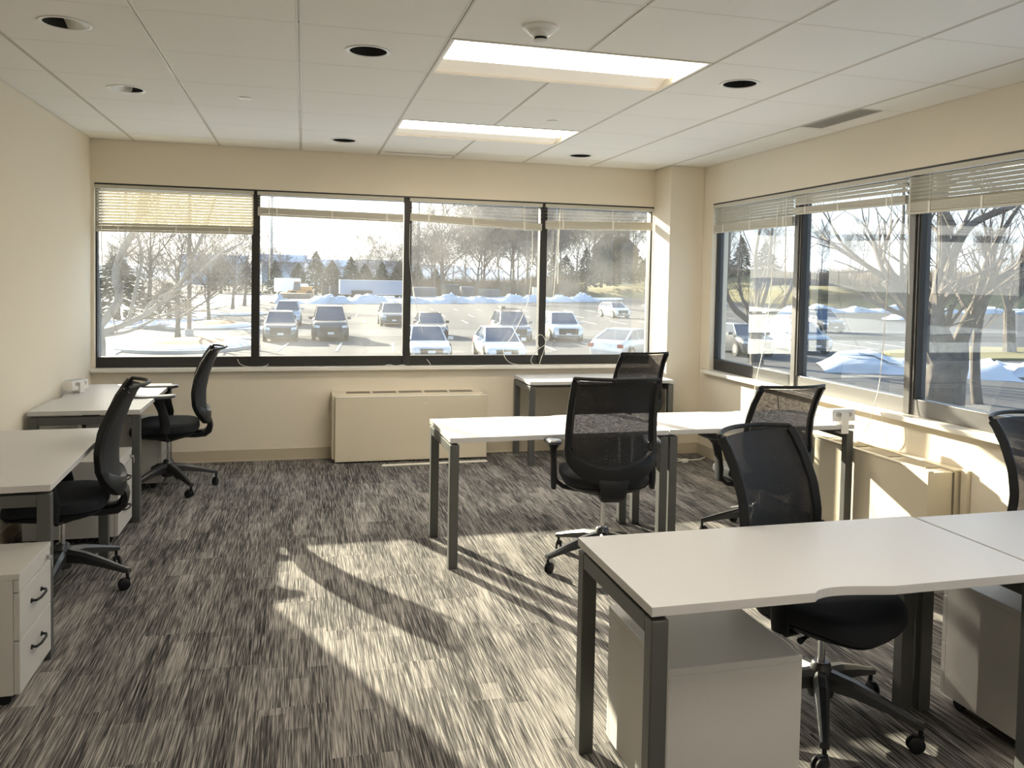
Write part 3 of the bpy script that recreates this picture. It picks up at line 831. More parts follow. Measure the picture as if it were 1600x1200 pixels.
def chair(label, x, y, rz, lift=0.0, base_rot=0.0, castor_rot=0.6, arm=0.0):
    t = thing('task_chair', label, 'chair', (x, y, 0), rz)
    for k in ('back_mesh', 'back_frame', 'back_bracket', 'seat', 'seat_shell', 'mechanism'):
        link(k, CH[k], t, (0, 0, lift))
    link('control_lever', CH['lever'], t, (0, 0, lift))
    for s in (-1, 1):
        link('arm_bracket', CH['arm_tube', s], t, (0, 0, lift)); link('arm_post', CH['arm_post', s], t, (0, 0, lift + arm)); link('arm_pad', CH['arm_pad', s], t, (0, 0, lift + arm))
    key = round(lift, 3)
    if key not in post_cache:
        post_cache[key] = MB().lathe([(.014, .215), (.014, .335 + lift), (.006, .336 + lift)], n=16).mesh('gas_lift', M_chrome, True)
    link('gas_lift', post_cache[key], t)
    link('hub', CH['hub'], t)
    for i in range(5):
        a = base_rot + 2 * PI * i / 5
        link('base_leg', CH['base_leg'], t, None, (0, 0, a))
        c = link('caster', CH['fork'], t, (.335 * math.cos(a), .335 * math.sin(a), 0), (0, 0, a + castor_rot * (1 + .7 * i)))
        link('wheel', CH['wheel'], c, (-.016, 0, .0287))
        link('wheel', CH['wheel'], c, (-.016, 0, .0287), (PI, 0, 0))
    return t
def base_for(cx, cy, rz, px, py): # base rotation so that one caster is near (px, py)
    return math.atan2(py - cy, px - cx) - rz
def put(label, cx, cy, rz, lift, px, py, cr=.6, arm=0.0): return chair(label, cx, cy, rz, lift, base_for(cx, cy, rz, px, py), cr, arm)
put('black mesh chair in middle of room seen from behind at the sunlit desk', 2.945, .585, R(-10), .085, 2.556, .516, .6, -.035)
put('black mesh chair in side view at the desk in far left corner', .385, 2.765, R(95.5), .045, .593, 2.463, .6, .03)
put('black mesh chair in side view at left desk nearest the camera', .172, .850, R(98), .020, .532, .738)
put('black mesh chair under the foreground desk, facing the camera', 3.155, -1.110, R(-157), .015, 3.404, -1.411)
put('black mesh chair seen from behind at the desk by the right heater', 4.075, .860, R(4), -.005, 3.72, 1.00)
put('black mesh chair partly hidden behind, at the desk under far window', 4.085, 3.060, R(7), -.01, 4.3, 2.8)
put('black mesh chair cut off by right edge of the frame', 4.545, -.960, R(-172), .010, 4.3, -1.2)

# ------------------------------------------------------------ heaters
t = thing('radiator_cabinet', 'long cream heater cabinet under far window', 'radiator', (1.575, 3.40, 0))
obj('back_casing', MB().box(.0, .02, .03, 1.30, .228, .583), M_rad, t, bevel=.003)
obj('front_panel', MB().box(.024, -.012, .012, 1.335, .018, .556), M_rad, t, bevel=.004)
obj('top_lip', MB().box(.024, -.012, .558, 1.335, .030, .564), M_sill, t, bevel=.002)
gm = MB().box(0, 0, 0, .20, .10, .003).mesh('top_grille', M_radd)
for i in range(5): link('top_grille', gm, t, (.12 + i * .225, .075, .5835))
obj('latch', MB().cyl((.79, -.020, .50), .009, .009, 'y', 14), M_white, t, smooth=True)
t = thing('radiator_cabinet', 'long cream heater cabinet along right wall with slotted top', 'radiator', (4.668, .105, 0))
RLn = 1.68
obj('casing', MB().box(0, 0, .03, .229, RLn, .560), M_rad, t, bevel=.004)
obj('front_lip', MB().box(-.004, -.004, .561, .03, RLn, .571), M_rad, t, bevel=.002)
obj('rear_lip', MB().box(.165, -.002, .561, .229, RLn, .572), M_rad, t, bevel=.002)
obj('end_trim', MB().box(.16, -.008, .035, .166, -.0005, .558), M_radd, t)
for i in range(5):
    gx = .045
    p = obj('grille_panel', MB().box(.045, .10 + i * .30, .560, .155, .10 + i * .30 + .235, .5625), M_radd, t)
    if i < 5:
        sm = MB().box(0, 0, 0, .004, .235, .004).mesh('grille_bar', M_rad)
        for k in range(7): link('grille_bar', sm, p, (.051 + k * .0155, .10 + i * .30, .5625))
obj('pipe_cover', MB().box(.205, -.055, .03, .230, -.010, .575), M_rad, t, bevel=.002)
o = obj('floor_trim', MB().box(0, 0, 0, .905, .055, .006), M_sill, None, bevel=.001, loc=(1.985, 3.225, 0), rot=(0, 0, R(1.5)))
tag(o, 'thin cream metal strip lying on carpet in front of far heater', 'strip')

# ------------------------------------------------------------ power boxes and floor cables
def power_box(label, x, y, z, rz):
    t = thing('power_outlet_box', label, 'outlet box', (x, y, z), rz); t.scale = (1.25, 1.2, 1.12)
    obj('housing', MB().hexa([(-.065, -.035, .018), (.065, -.035, .018), (.065, .035, .018), (-.065, .035, .018)], [(-.065, -.030, .078), (.065, -.030, .078), (.065, .030, .078), (-.065, .030, .078)]), M_white, t, bevel=.003)
    obj('top_plate', MB().box(-.058, -.026, .0785, .058, .026, .0815), M_box, t)
    for s in (-.03, .03):
        f = obj('socket', MB().cyl((s, -.0365, .056), .014, .004, 'y', 16), M_pedg, t)
        obj('socket_slot', MB().box(s - .006, -.0375, .052, s - .004, -.0366, .061).box(s + .004, -.0375, .052, s + .006, -.0366, .061), M_black, f)
    obj('clamp', MB().box(-.02, -.046, -.045, .02, -.040, .066).box(-.02, -.040, .004, .02, .01, .036).box(-.02, -.046, -.05, .02, .01, -.045), M_white, t, bevel=.001)
    return t
power_box('silver topped power outlet box clamped to right end of the middle desk', 4.585, .776, .7215, R(-.6))
power_box('small silver power outlet box at wall end of the far left desk', -.235, 2.80, .7215, R(65))
t = cord('tangle of white cable on carpet beyond the middle desks', [(4.42, 3.18, .008), (4.50, 3.05, .012), (4.47, 2.96, .008), (4.58, 2.93, .02), (4.52, 3.02, .03), (4.60, 3.0, .01), (4.75, 2.98, .008), (4.86, 3.05, .01)], .006)
o = obj('cable_plug', MB().box(-.03, -.018, 0, .03, .018, .03), M_white, None, bevel=.005, loc=(4.60, 2.93, 0), rot=(0, 0, .3)); tag(o, 'white plug block on carpet by cable tangle', 'plug')
cord('thin grey cable lying on the white desk under far window', [(3.78, 3.50, .723), (3.85, 3.44, .724), (3.94, 3.47, .723), (4.0, 3.52, .723)], .003, m=M_white)
o = obj('paper_tag', MB().add([(0, 0, 0), (.035, 0, 0), (.05, -.01, -.21), (.035, -.01, -.21)], [(0, 1, 2, 3)]), M_white, None, loc=(2.93, -1.16, .665)); tag(o, 'white paper tag hanging from chair arm under the foreground desk', 'paper tag')
sm = o.modifiers.new('solid', 'SOLIDIFY'); sm.thickness = .0008

# ------------------------------------------------------------ outdoors
M_asph = mat('asphalt', (.092, .092, .096), .9, spec=.1, noise=.25, nscale=.35, bump=.4, bscale=40)
M_asph2 = mat('asphalt_lane', (.118, .118, .122), .9, spec=.1, noise=.2, nscale=.3)
M_line = mat('road_paint', (.42, .42, .41), .7)
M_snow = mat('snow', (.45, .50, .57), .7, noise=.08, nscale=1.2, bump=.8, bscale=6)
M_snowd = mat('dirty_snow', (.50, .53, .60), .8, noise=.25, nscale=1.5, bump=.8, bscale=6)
M_grass = mat('winter_grass', (.18, .16, .07), .95, noise=.5, nscale=.35, bump=.6, bscale=4)
M_brush = mat('dry_brush', (.21, .165, .12), .95, noise=.5, nscale=.6)
M_mulch = mat('mulch', (.26, .15, .08), .95, noise=.4, nscale=6)
M_bark = mat('bark', (.10, .085, .072), .95, noise=.75, nscale=6, bump=1, bscale=30)
M_twig = mat('twig_bark', (.13, .105, .09), .95, noise=.2, nscale=3)
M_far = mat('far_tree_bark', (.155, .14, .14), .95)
M_ever = mat('evergreen_needles', (.045, .062, .050), .95, noise=.4, nscale=2)
M_hill = mat('hazed_woodland', (.30, .34, .40), 1, noise=.2, nscale=.05)  # blue-grey tint puts the haze of distance into the colour
M_pole = mat('white_pole', (.60, .60, .60), .5)
M_pole2 = mat('brown_pole', (.20, .15, .11), .6)
M_tyre = mat('tyre', (.015, .015, .015), .8)
M_rim = mat('alloy_rim', (.45, .46, .48), .3, .8)
M_cglass = mat('car_glass', (.010, .03, .065), .06, spec=.9)
M_headl = mat('headlamp', (.65, .68, .70), .15)
M_tail = mat('tail_lamp', (.35, .02, .02), .25)
M_trimb = mat('car_trim', (.02, .02, .02), .5)
M_plate = mat('number_plate', (.7, .7, .7), .5)

g = sroot('ground')
obj('asphalt', MB().box(-400, -60, GZ - .2, 500, 700, GZ), M_asph, g)
obj('drive_lane', MB().box(-6, 24, GZ, 120, 44.5 - 16.5, GZ + .012), M_asph2, g)
obj('drive_lane', MB().box(-6, 46.6, GZ, 90, 53.5, GZ + .012), M_asph2, g)
lm = MB().box(0, 0, 0, .12, 5.2, .01).mesh('parking_line', M_line)
for (y0, xs) in ((36.5, [i * 2.75 + .1 for i in range(0, 15)]), (61.5, [i * 2.75 - 2.3 for i in range(0, 16)]), (72.5, [i * 2.75 - 2.3 for i in range(0, 20)]), (88, [i * 2.75 - 1 for i in range(0, 24)])):
    for x in xs: link('parking_line', lm, g, (x, y0, GZ + .012), (0, 0, -.09))

rn = random.Random(11)
def lumpy_bank(name, label, pts, width, height, m, seed, parts=1, kind=None):
    """a ridge of shovelled snow along a polyline"""
    r = random.Random(seed); t = thing(name, label, 'snow bank', (pts[0][0], pts[0][1], GZ))
    P = [Vector((x, y, 0)) for x, y in pts]
    out = []
    for a, b_ in zip(P, P[1:]):
        n = max(2, int((b_ - a).length / (width * .13)))
        for k in range(n): out.append(a.lerp(b_, k / n))
    out.append(P[-1])
    o0 = P[0]; rings = []; n = len(out); m_ = 13
    ph = [r.uniform(0, 6) for _ in range(4)]
    for i, p in enumerate(out):
        tg = (out[min(i + 1, n - 1)] - out[max(i - 1, 0)]).normalized(); nn = Vector((-tg.y, tg.x, 0))
        hh = height * (.62 + .25 * math.sin(i * .45 + ph[0]) + .2 * math.sin(i * .19 + ph[1]) + r.uniform(-.15, .2))
        if i in (0, n - 1): hh *= .15
        ww = width * (.9 + .15 * math.sin(i * .5 + ph[2]))
        ring = []
        for k in range(m_):
            u = k / (m_ - 1) * 2 - 1
            z = hh * (max(0, 1 - u * u) ** .6) * (1 + r.uniform(-.16, .16))
            ring.append(tuple(p - o0 + nn * (u * ww / 2 + r.uniform(-.05, .05) * width) + Vector((0, 0, z))))
        rings.append(ring)
    vs = [q for ring in rings for q in ring]; fs = []
    for i in range(n - 1):
        for k in range(m_ - 1):
            a = i * m_ + k; fs.append((a, a + 1, a + m_ + 1, a + m_))
    o = obj('snow_ridge', MB().add(vs, fs), m, t, smooth=True)
    return t
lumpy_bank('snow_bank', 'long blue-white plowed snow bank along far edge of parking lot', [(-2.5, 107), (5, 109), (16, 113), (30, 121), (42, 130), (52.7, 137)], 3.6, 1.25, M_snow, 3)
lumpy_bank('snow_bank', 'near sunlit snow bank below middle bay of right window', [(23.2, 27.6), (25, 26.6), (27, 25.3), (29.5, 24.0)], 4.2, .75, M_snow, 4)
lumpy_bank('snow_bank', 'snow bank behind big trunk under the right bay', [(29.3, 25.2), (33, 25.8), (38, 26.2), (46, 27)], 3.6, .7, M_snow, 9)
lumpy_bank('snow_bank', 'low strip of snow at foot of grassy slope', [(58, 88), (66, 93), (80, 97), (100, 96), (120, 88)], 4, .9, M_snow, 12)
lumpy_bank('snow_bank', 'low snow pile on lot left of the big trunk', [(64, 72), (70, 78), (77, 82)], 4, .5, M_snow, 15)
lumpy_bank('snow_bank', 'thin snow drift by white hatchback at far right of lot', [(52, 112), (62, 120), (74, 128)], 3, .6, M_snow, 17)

def patch(name, label, cat, pts, z, m, seed, thick=.06, amp=.12, kind=None, parent=None):
    r = random.Random(seed); out = []
    n = len(pts)
    for i in range(n):
        a = Vector((*pts[i], 0)); b_ = Vector((*pts[(i + 1) % n], 0)); k = 6
        for j in range(k):
            p = a.lerp(b_, j / k); d = (b_ - a).length / k * amp * 2
            out.append((p.x + r.uniform(-d, d), p.y + r.uniform(-d, d)))
    cx = sum(p[0] for p in pts) / n; cy = sum(p[1] for p in pts) / n
    o = obj(name, MB().prism([(x - cx, y - cy) for x, y in out], 0, thick), m, parent, loc=(cx, cy, z))
    if cat: tag(o, label, cat)
    return o
# snowy ground on the left
for k, (pts) in enumerate([[(-40, 20), (-9, 24), (-5.4, 31), (-7, 38), (-14, 44), (-40, 40)], [(-50, 50), (-12, 50), (-7.5, 58), (-6, 70), (-9, 84), (-50, 84)], [(-60, 92), (-8, 90), (-4, 104), (-8, 122), (-60, 124)]]):
    patch('snow_cover', None, None, pts, GZ, M_snow, 30 + k, parent=g)
patch('snow_cover', None, None, [(-3, 115), (60, 146), (70, 168), (40, 165), (0, 150), (-20, 140)], GZ, M_snowd, 40, parent=g)
for k, (pts) in enumerate([[(-9, 26), (-1.5, 25.5), (-2, 28), (-8, 29.5)], [(-4.5, 44.8), (-1.4, 44.2), (-1.0, 45.4), (-3.5, 46.4)], [(-3.4, 53), (-.6, 52.6), (-1.4, 56), (-3.2, 56)]]):
    patch('snow_cover', None, None, pts, GZ + .002, M_snow, 50 + k, parent=g)
for k, (pts) in enumerate([[(-12, 4.6), (13, 4.6), (16, 12), (15, 22), (4, 23.4), (-8, 23.5), (-14, 16)], [(6, -9), (14, -8), (20, -2), (16, 9), (12, 4.4), (5.6, 4.4)]]):
    patch('snow_cover', None, None, pts, GZ, M_snow, 80 + k, parent=g)  # unseen snow by the building, added to bounce light onto the ceiling
def island(label, cx, cy, lx, ly, rz, seed):
    t = thing('planting_island', label, 'planting bed', (cx, cy, GZ), rz)
    r = random.Random(seed)
    def blob(kx, ky, n=22, am=.08): return [(lx * kx * abs(math.cos(2 * PI * i / n)) ** .8 * (1 if math.cos(2 * PI * i / n) > 0 else -1) * (1 + r.uniform(-am, am)), ly * ky * math.sin(2 * PI * i / n) * (1 + r.uniform(-am, am))) for i in range(n)]
    c = blob(1, 1, am=0.0)
    obj('kerb', MB().prism(c, 0, .14), mat('kerb_concrete', (.42, .41, .39), .8), t)
    b2 = blob(.94, .94, am=.03)
    obj('snow_skirt', MB().loft([[(x, y, .141) for x, y in b2], [(x * .9, y * .9, .26) for x, y in b2], [(x * .7, y * .7, .30) for x, y in b2]]), M_snow, t, smooth=True)
    b3 = blob(.74, .62, am=.12)
    obj('mulch', MB().loft([[(x, y, .27) for x, y in b3], [(x * .7, y * .7, .38) for x, y in b3], [(x * .3, y * .3, .46) for x, y in b3]]), M_mulch, t, smooth=True)
island('nearest mulched tree island with snow skirt in left window', -4.1, 39.2, 3.6, 3.0, 1.1, 1)
island('second mulched tree island with snow skirt in left window', -4.6, 55.5, 3.4, 2.6, 1.2, 2)
island('third snow covered tree island furthest off in left window', -4.3, 74.5, 3.4, 2.4, 1.3, 3)

# grassy slope at the right rear, one mesh terrain
def slope():
    base = [(38, 190), (56, 180), (74, 172), (80, 146), (74, 118), (70, 98), (90, 100), (108, 97), (140, 84), (180, 60)]
    base = [(40, 186), (57, 180), (76, 172), (86, 150), (90, 128), (96, 112), (112, 102), (135, 92), (170, 76)]
    P = []
    for a, b_ in zip(base, base[1:]):
        for k in range(6): P.append((a[0] + (b_[0] - a[0]) * k / 6, a[1] + (b_[1] - a[1]) * k / 6))
    P.append(base[-1])
    r = random.Random(2); vs = []; n = len(P); m_ = 14
    for i, (x, y) in enumerate(P):
        d = Vector((x - 1.3, y + 3.6, 0)).normalized()
        for j in range(m_):
            u = j / (m_ - 1); dist = u * 70
            hh = 7.5 * (1 - math.exp(-u * 2.6)) * (1 + .1 * math.sin(i * .4)) * min(1, (i + 2) / 14)
            vs.append((x + d.x * dist, y + d.y * dist, GZ + .02 + hh + (r.uniform(-.25, .25) if j else 0)))
    fs = [(i * m_ + j, (i + 1) * m_ + j, (i + 1) * m_ + j + 1, i * m_ + j + 1) for i in range(n - 1) for j in range(m_ - 1)]
    o = obj('grassy_slope', MB().add(vs, fs), M_grass, None, smooth=True); tag(o, 'sunlit green-brown grassy slope rising behind right side of parking lot', 'slope')
slope()
for k, (pts, lb) in enumerate([([(29, 30.5), (34, 29.5), (45, 31), (52, 35), (40, 37.5), (32, 34.5)], 'green grass island under small tree right of the big trunk')]):
    patch('grass_island', lb, 'grass', pts, GZ, M_grass, 60 + k, thick=.12)
def hill(name, label, y, x0, x1, h, seed):
    r = random.Random(seed); top = []; n = 60
    z = h
    rings = []
    for i in range(n + 1):
        x = x0 + (x1 - x0) * i / n
        z = h * (.55 + .3 * math.sin(i * .13 + seed) + .12 * math.sin(i * .41 + seed * 2)) + r.uniform(-.04, .04) * h
        rings.append([(x, y - 60, GZ), (x, y, GZ + z), (x, y + 120, GZ + z * .9), (x, y + 160, GZ)])
    o = obj(name, MB().loft(rings), M_hill, None); tag(o, label, 'hill')
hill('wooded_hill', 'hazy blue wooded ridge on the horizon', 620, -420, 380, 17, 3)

# ------------------------------------------------------------ trees
def frustums(mb, segs, n):
    for p0, p1, r0, r1 in segs:
        t = (p1 - p0)
        if t.length < 1e-6: continue
        t = t.normalized(); a = t.orthogonal().normalized(); b_ = t.cross(a)
        k = n if r0 > .03 else 3
        v0 = len(mb.v)
        for (p, rr) in ((p0, r0), (p1, r1)):
            for i in range(k):
                c, s = math.cos(2 * PI * i / k), math.sin(2 * PI * i / k)
                q = p + a * (rr * c) + b_ * (rr * s); mb.v.append((q.x, q.y, q.z))
        for i in range(k):
            j = (i + 1) % k; mb.f.append((v0 + i, v0 + j, v0 + k + j, v0 + k + i))
def grow(segs, r, p, d, length, rad, level, spread=.55, up=.12, kids=3, nseg=4, minr=.006, taper=.55):
    q = p.copy(); dd = d.copy(); pts = [(q.copy(), rad)]
    for i in range(nseg):
        dd = (dd + Vector((r.uniform(-1, 1), r.uniform(-1, 1), r.uniform(-.6, 1) * .8 + up)) * .16).normalized()
        nr = max(minr, rad * (1 - (1 - taper) * (i + 1) / nseg))
        q2 = q + dd * (length / nseg)
        segs.append((q, q2, pts[-1][1], nr)); q = q2; pts.append((q.copy(), nr))
    if level <= 0: return
    for k in range(kids):
        i = r.randint(max(1, nseg // 3), nseg); pp, rr = pts[i]
        ax = Vector((r.uniform(-1, 1), r.uniform(-1, 1), r.uniform(-.5, .7))).normalized()
        nd = (dd + ax * spread * r.uniform(.8, 1.5)).normalized()
        grow(segs, r, pp, nd, length * r.uniform(.55, .8), rr * r.uniform(.5, .75), level - 1, spread, up, kids, max(2, nseg - 1), minr, taper)
def tree_proto(seed, h, rad, trunk, levels, kids, spread=.6, up=.12, minr=.012, nfirst=7):
    r = random.Random(seed); tr = []; br = []
    p = Vector((0, 0, 0)); d = Vector((0, 0, 1)); q = p; n = 7; pts = []
    for i in range(n):
        d = (d + Vector((r.uniform(-1, 1), r.uniform(-1, 1), 0)) * .05).normalized()
        q2 = q + d * (h * .8 / n); ra = rad * (1 - .8 * i / n); rb = rad * (1 - .8 * (i + 1) / n)
        tr.append((q, q2, ra * (1.25 if i == 0 else 1), rb)); pts.append((q2, rb)); q = q2
    for k in range(nfirst):
        f = trunk + (1 - trunk) * (k + .3) / nfirst; i = min(n - 1, max(0, int(f * n))); pp, rr = pts[i]
        a = 2 * PI * (k * .381 + r.random() * .15)
        nd = Vector((math.cos(a) * .9, math.sin(a) * .9, .55 + r.uniform(0, .5) + f * .4)).normalized()
        grow(br, r, pp, nd, h * (.46 - .2 * f) * r.uniform(.85, 1.2), rr * .55 + minr, levels, spread, up, kids, 4, minr)
    return tr, br
def tree_meshes(args, mt, mb_, n=5):
    tr, br = tree_proto(*args)
    a = MB(); frustums(a, tr, 8); b_ = MB(); frustums(b_, br, n)
    return a.mesh('trunk', mt, True), b_.mesh('branches', mb_, False)
def place_tree(me, x, y, s, rz, label, group=None, z=GZ, cat='tree', name='bare_tree', sx=None):
    t = thing(name, label, cat, (x, y, z), rz, group)
    t.scale = (sx or s, sx or s, s)
    link('trunk', me[0], t); link('branches', me[1], t)
    return t
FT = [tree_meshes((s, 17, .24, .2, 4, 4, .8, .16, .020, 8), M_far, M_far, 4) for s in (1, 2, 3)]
r = random.Random(21)
GRP = 'bare woodland trees behind the parking lot'
LB = 'bare grey woodland tree in the belt beyond the parking lot'
# belt behind the snow bank, taller towards the right
for i in range(46):
    u = i / 45
    x = 16 + u * 100 + r.uniform(-2, 2)
    y = (168 + u * 26 if x < 62 else 232 - (x - 62) * .55) + r.uniform(-6, 14)
    s = (.55 + .6 * min(1, u * 2.3)) * r.uniform(.8, 1.15)
    z = GZ + (0 if x < 55 else min(5, (x - 55) * .14))
    place_tree(FT[i % 3], x, y, s, r.uniform(0, 6), LB, GRP, z)
for i in range(20):
    x = -55 + i * 4.2 + r.uniform(-1.5, 1.5); y = 178 + r.uniform(-6, 22)
    place_tree(FT[i % 3], x, y, r.uniform(.32, .52), r.uniform(0, 6), 'low bare tree on the hazy skyline left of the trailer', 'low bare trees on the left skyline')
for i in range(24):
    x = 96 + i * 6.5 + r.uniform(-2, 2); y = 150 - i * 3.0 + r.uniform(0, 20)
    place_tree(FT[i % 3], x, y, r.uniform(.45, .62), r.uniform(0, 6), 'bare tree on top of the slope in the right window', 'bare trees topping the slope', GZ + 6)
# evergreens
def evergreen(seed, h, w_, n=900):
    r = random.Random(seed); mb = MB()
    for i in range(n):
        u = r.random() ** .8; z = h * (.06 + .94 * u); rr = w_ * (1 - u) ** .75 * (.35 + .65 * r.random()) ; a = r.uniform(0, 2 * PI)
        c, s = math.cos(a), math.sin(a); l = w_ * .26 * (1.1 - u * .6); k = l * .42
        p = Vector((c * rr, s * rr, z)); o = Vector((c, s, -.35)).normalized() * l; sd = Vector((-s, c, 0)) * k; upv_ = Vector((0, 0, l * .25))
        mb.add([p - o * .5 - sd * .5, p - o * .5 + sd * .5, p + o * .6, p - upv_], [(0, 1, 2), (0, 2, 3), (1, 3, 2), (0, 3, 1)])
    tm = MB(); tm.tube([(0, 0, 0), (0, 0, h * .9)], [w_ * .09, .02], 8)
    return tm.mesh('trunk', M_bark, True), mb.mesh('needles', M_ever)
EV = [evergreen(1, 8, 2.6), evergreen(2, 8, 3.2)]
def ever(me, x, y, s, label, group=None, z=GZ, sx=None):
    t = thing('evergreen_tree', label, 'evergreen', (x, y, z), r.uniform(0, 6), group); t.scale = (sx or s, sx or s, s)
    link('trunk', me[0], t); link('needles', me[1], t); return t
for i, (x, y, s) in enumerate([(-3.5, 150, .8), (0.5, 156, .75), (3.8, 160, 1.05), (7, 165, .85), (10.5, 162, .95), (13.5, 166, .8), (17, 166, .85), (21, 170, .9), (25, 172, .85), (29, 172, .7), (-9, 160, .8), (-14, 165, .9)]):
    ever(EV[i % 2], x, y, s, 'dark evergreen in the row behind the grey trailer', 'evergreens behind the trailer', sx=s * 1.25)
for i in range(16):
    ever(EV[i % 2], 60 + i * 3.1 + r.uniform(-1, 1), 186 - i * .9 + r.uniform(-4, 4), r.uniform(.75, 1.25), 'dark evergreen understorey tree behind the grassy slope', 'evergreens behind the slope', GZ + min(5, 1 + i * .4), sx=1.4)
ever(EV[1], -12.2, 64, .62, 'dark green evergreen bush behind the big tree in left window', sx=1.0)
ever(EV[0], -16.2, 66, .66, 'dark green evergreen bush at left edge of far window', sx=.95)
ever(EV[1], -8.9, 66.5, .36, 'low dark evergreen shrub right of the evergreen bushes', sx=.8)
# brush at the foot of the wood
def brush(seed, n=500):
    r = random.Random(seed); mb = MB(); segs = []
    for i in range(n):
        a = r.uniform(0, 2 * PI); rr = 2.6 * math.sqrt(r.random()); p = Vector((rr * math.cos(a), rr * math.sin(a), 0)); l = r.uniform(.6, 2.1) * (1.2 - rr / 4)
        q = p + Vector((r.uniform(-.5, .5), r.uniform(-.5, .5), 1)).normalized() * l
        segs.append((p, q, .03, .012))
        for k in range(2): segs.append((p.lerp(q, .5), p.lerp(q, .5) + Vector((r.uniform(-.6, .6), r.uniform(-.6, .6), .7)) * l * .4, .018, .01))
    frustums(mb, segs, 3); return mb.mesh('shrub_stems', M_brush)
BR = brush(4)
def shrub(x, y, s, label, group, z):
    t = thing('dry_shrub', label, 'shrub', (x, y, z), r.uniform(0, 6), group); t.scale = (s, s, s); link('stems', BR, t)
for i in range(90):
    x = 14 + i * 1.2 + r.uniform(-1, 1)
    shrub(x, (164 + i * .3 + (i % 3) * 6 if x < 62 else 216) + r.uniform(-3, 3), r.uniform(1.4, 2.6), 'dry brown shrub at the foot of the bare wood', 'shrubs at the foot of the wood', GZ + (0 if x < 55 else min(4, (x - 55) * .1)))
for i in range(70):
    u = i / 69
    shrub(92 + u * 100 + r.uniform(-6, 6), 128 - u * 42 + r.uniform(-8, 10), r.uniform(.9, 2.2), 'dry brown shrub on the slope in the right window', 'shrubs on the slope', GZ + 3.6)

# parking-lot trees seen in the left bay
MT = [tree_meshes((s, 5.4, .14, .22, 3, 4, .75, .05, .007, 11), M_bark, M_twig, 4) for s in (7, 8)]
place_tree(MT[0], -5.05, 43.0, .98, .4, 'slender bare tree on nearest mulched island in left window', sx=1.1)
place_tree(MT[1], -5.3, 60.4, 1.0, 2.0, 'slender bare tree on second mulched island', sx=1.1)
place_tree(MT[0], -5.25, 80.7, 1.25, 1.0, 'bare tree on third island in left window')
place_tree(MT[1], -5.2, 96.7, 1.4, 4.0, 'bare tree furthest along the lot edge in left window')
place_tree(MT[0], -9.5, 75, 1.5, 3.0, 'taller bare tree at road side in left window')
place_tree(MT[1], -14, 88, 1.9, 5.0, 'tall bare tree behind evergreen bushes in left window')
place_tree(MT[1], 24.5, 134, 2.6, 1.0, 'lone tall bare tree behind snow bank in third bay')
place_tree(MT[0], 62.5, 171, 1.9, 1.0, 'small bare tree at foot of slope in fourth bay')
place_tree(MT[0], 33, 148, 2.2, 2.5, 'pale bare tree by the dumpsters in third bay')

# close trees built from guide limbs
def guided(label, base, limbs, mtl, seed, twig_levels=3, jit=.5, name='bare_tree', twig=1.0, kids=3, rough=True):
    r = random.Random(seed); t = thing(name, label, 'tree', base)
    B = Vector(base); tw = []
    for li, (pts, r0, r1, nm) in enumerate(limbs):
        P = [Vector(p) for p in pts]
        off = r.uniform(-jit, jit) if li else 0
        out = []
        for i in range(len(P) - 1):
            a = P[max(i - 1, 0)]; b_ = P[i]; c = P[i + 1]; d = P[min(i + 2, len(P) - 1)]
            for k in range(8):
                u = k / 8
                out.append(.5 * ((2 * b_) + (-a + c) * u + (2 * a - 5 * b_ + 4 * c - d) * u * u + (-a + 3 * b_ - 3 * c + d) * u ** 3))
        out.append(P[-1]); n = len(out)
        rad = [r0 + (r1 - r0) * (i / (n - 1)) ** .8 for i in range(n)]
        out = [p + Vector((0, off * i / (n - 1), 0)) - B for i, p in enumerate(out)]
        mb = MB(); k = 34 if r0 > .25 else 20 if r0 > .1 else 8; rings = []
        mb.tube(out, rad, k)
        if rough and r0 > .1:
            am = [r.uniform(-1, 1) for _ in range(k)]; nv_ = []
            for i in range(n):
                am = [max(-1.2, min(1.2, a_ + r.uniform(-.35, .35))) for a_ in am]
                for j in range(k):
                    v_ = Vector(mb.v[i * k + j]); nv_.append(tuple(out[i] + (v_ - out[i]) * (1 + .075 * am[j])))
            mb.v = nv_
        obj(nm, mb, mtl, t, smooth=True)
        if twig > 0:
            for i in range(3, n, 2):
                if nm == 'trunk' and i < n - 3: continue
                for q in range(1 + (r.random() < .6 * twig)):
                    if r.random() > .75 * twig: continue
                    dd = (out[i] - out[i - 1]).normalized()
                    nd = (dd * .6 + Vector((r.uniform(-1, 1), r.uniform(-1, 1), r.uniform(-.3, 1)))).normalized()
                    grow(tw, r, out[i], nd, r.uniform(.8, 2.0) * (.7 + rad[i] * 2), max(.012, rad[i] * .4), twig_levels, .7, .1, kids, 4, .005)
    mb = MB(); frustums(mb, tw, 4); o = obj('twigs', mb, M_twig, t); o['kind'] = 'stuff'
    return t
Y = 16.5
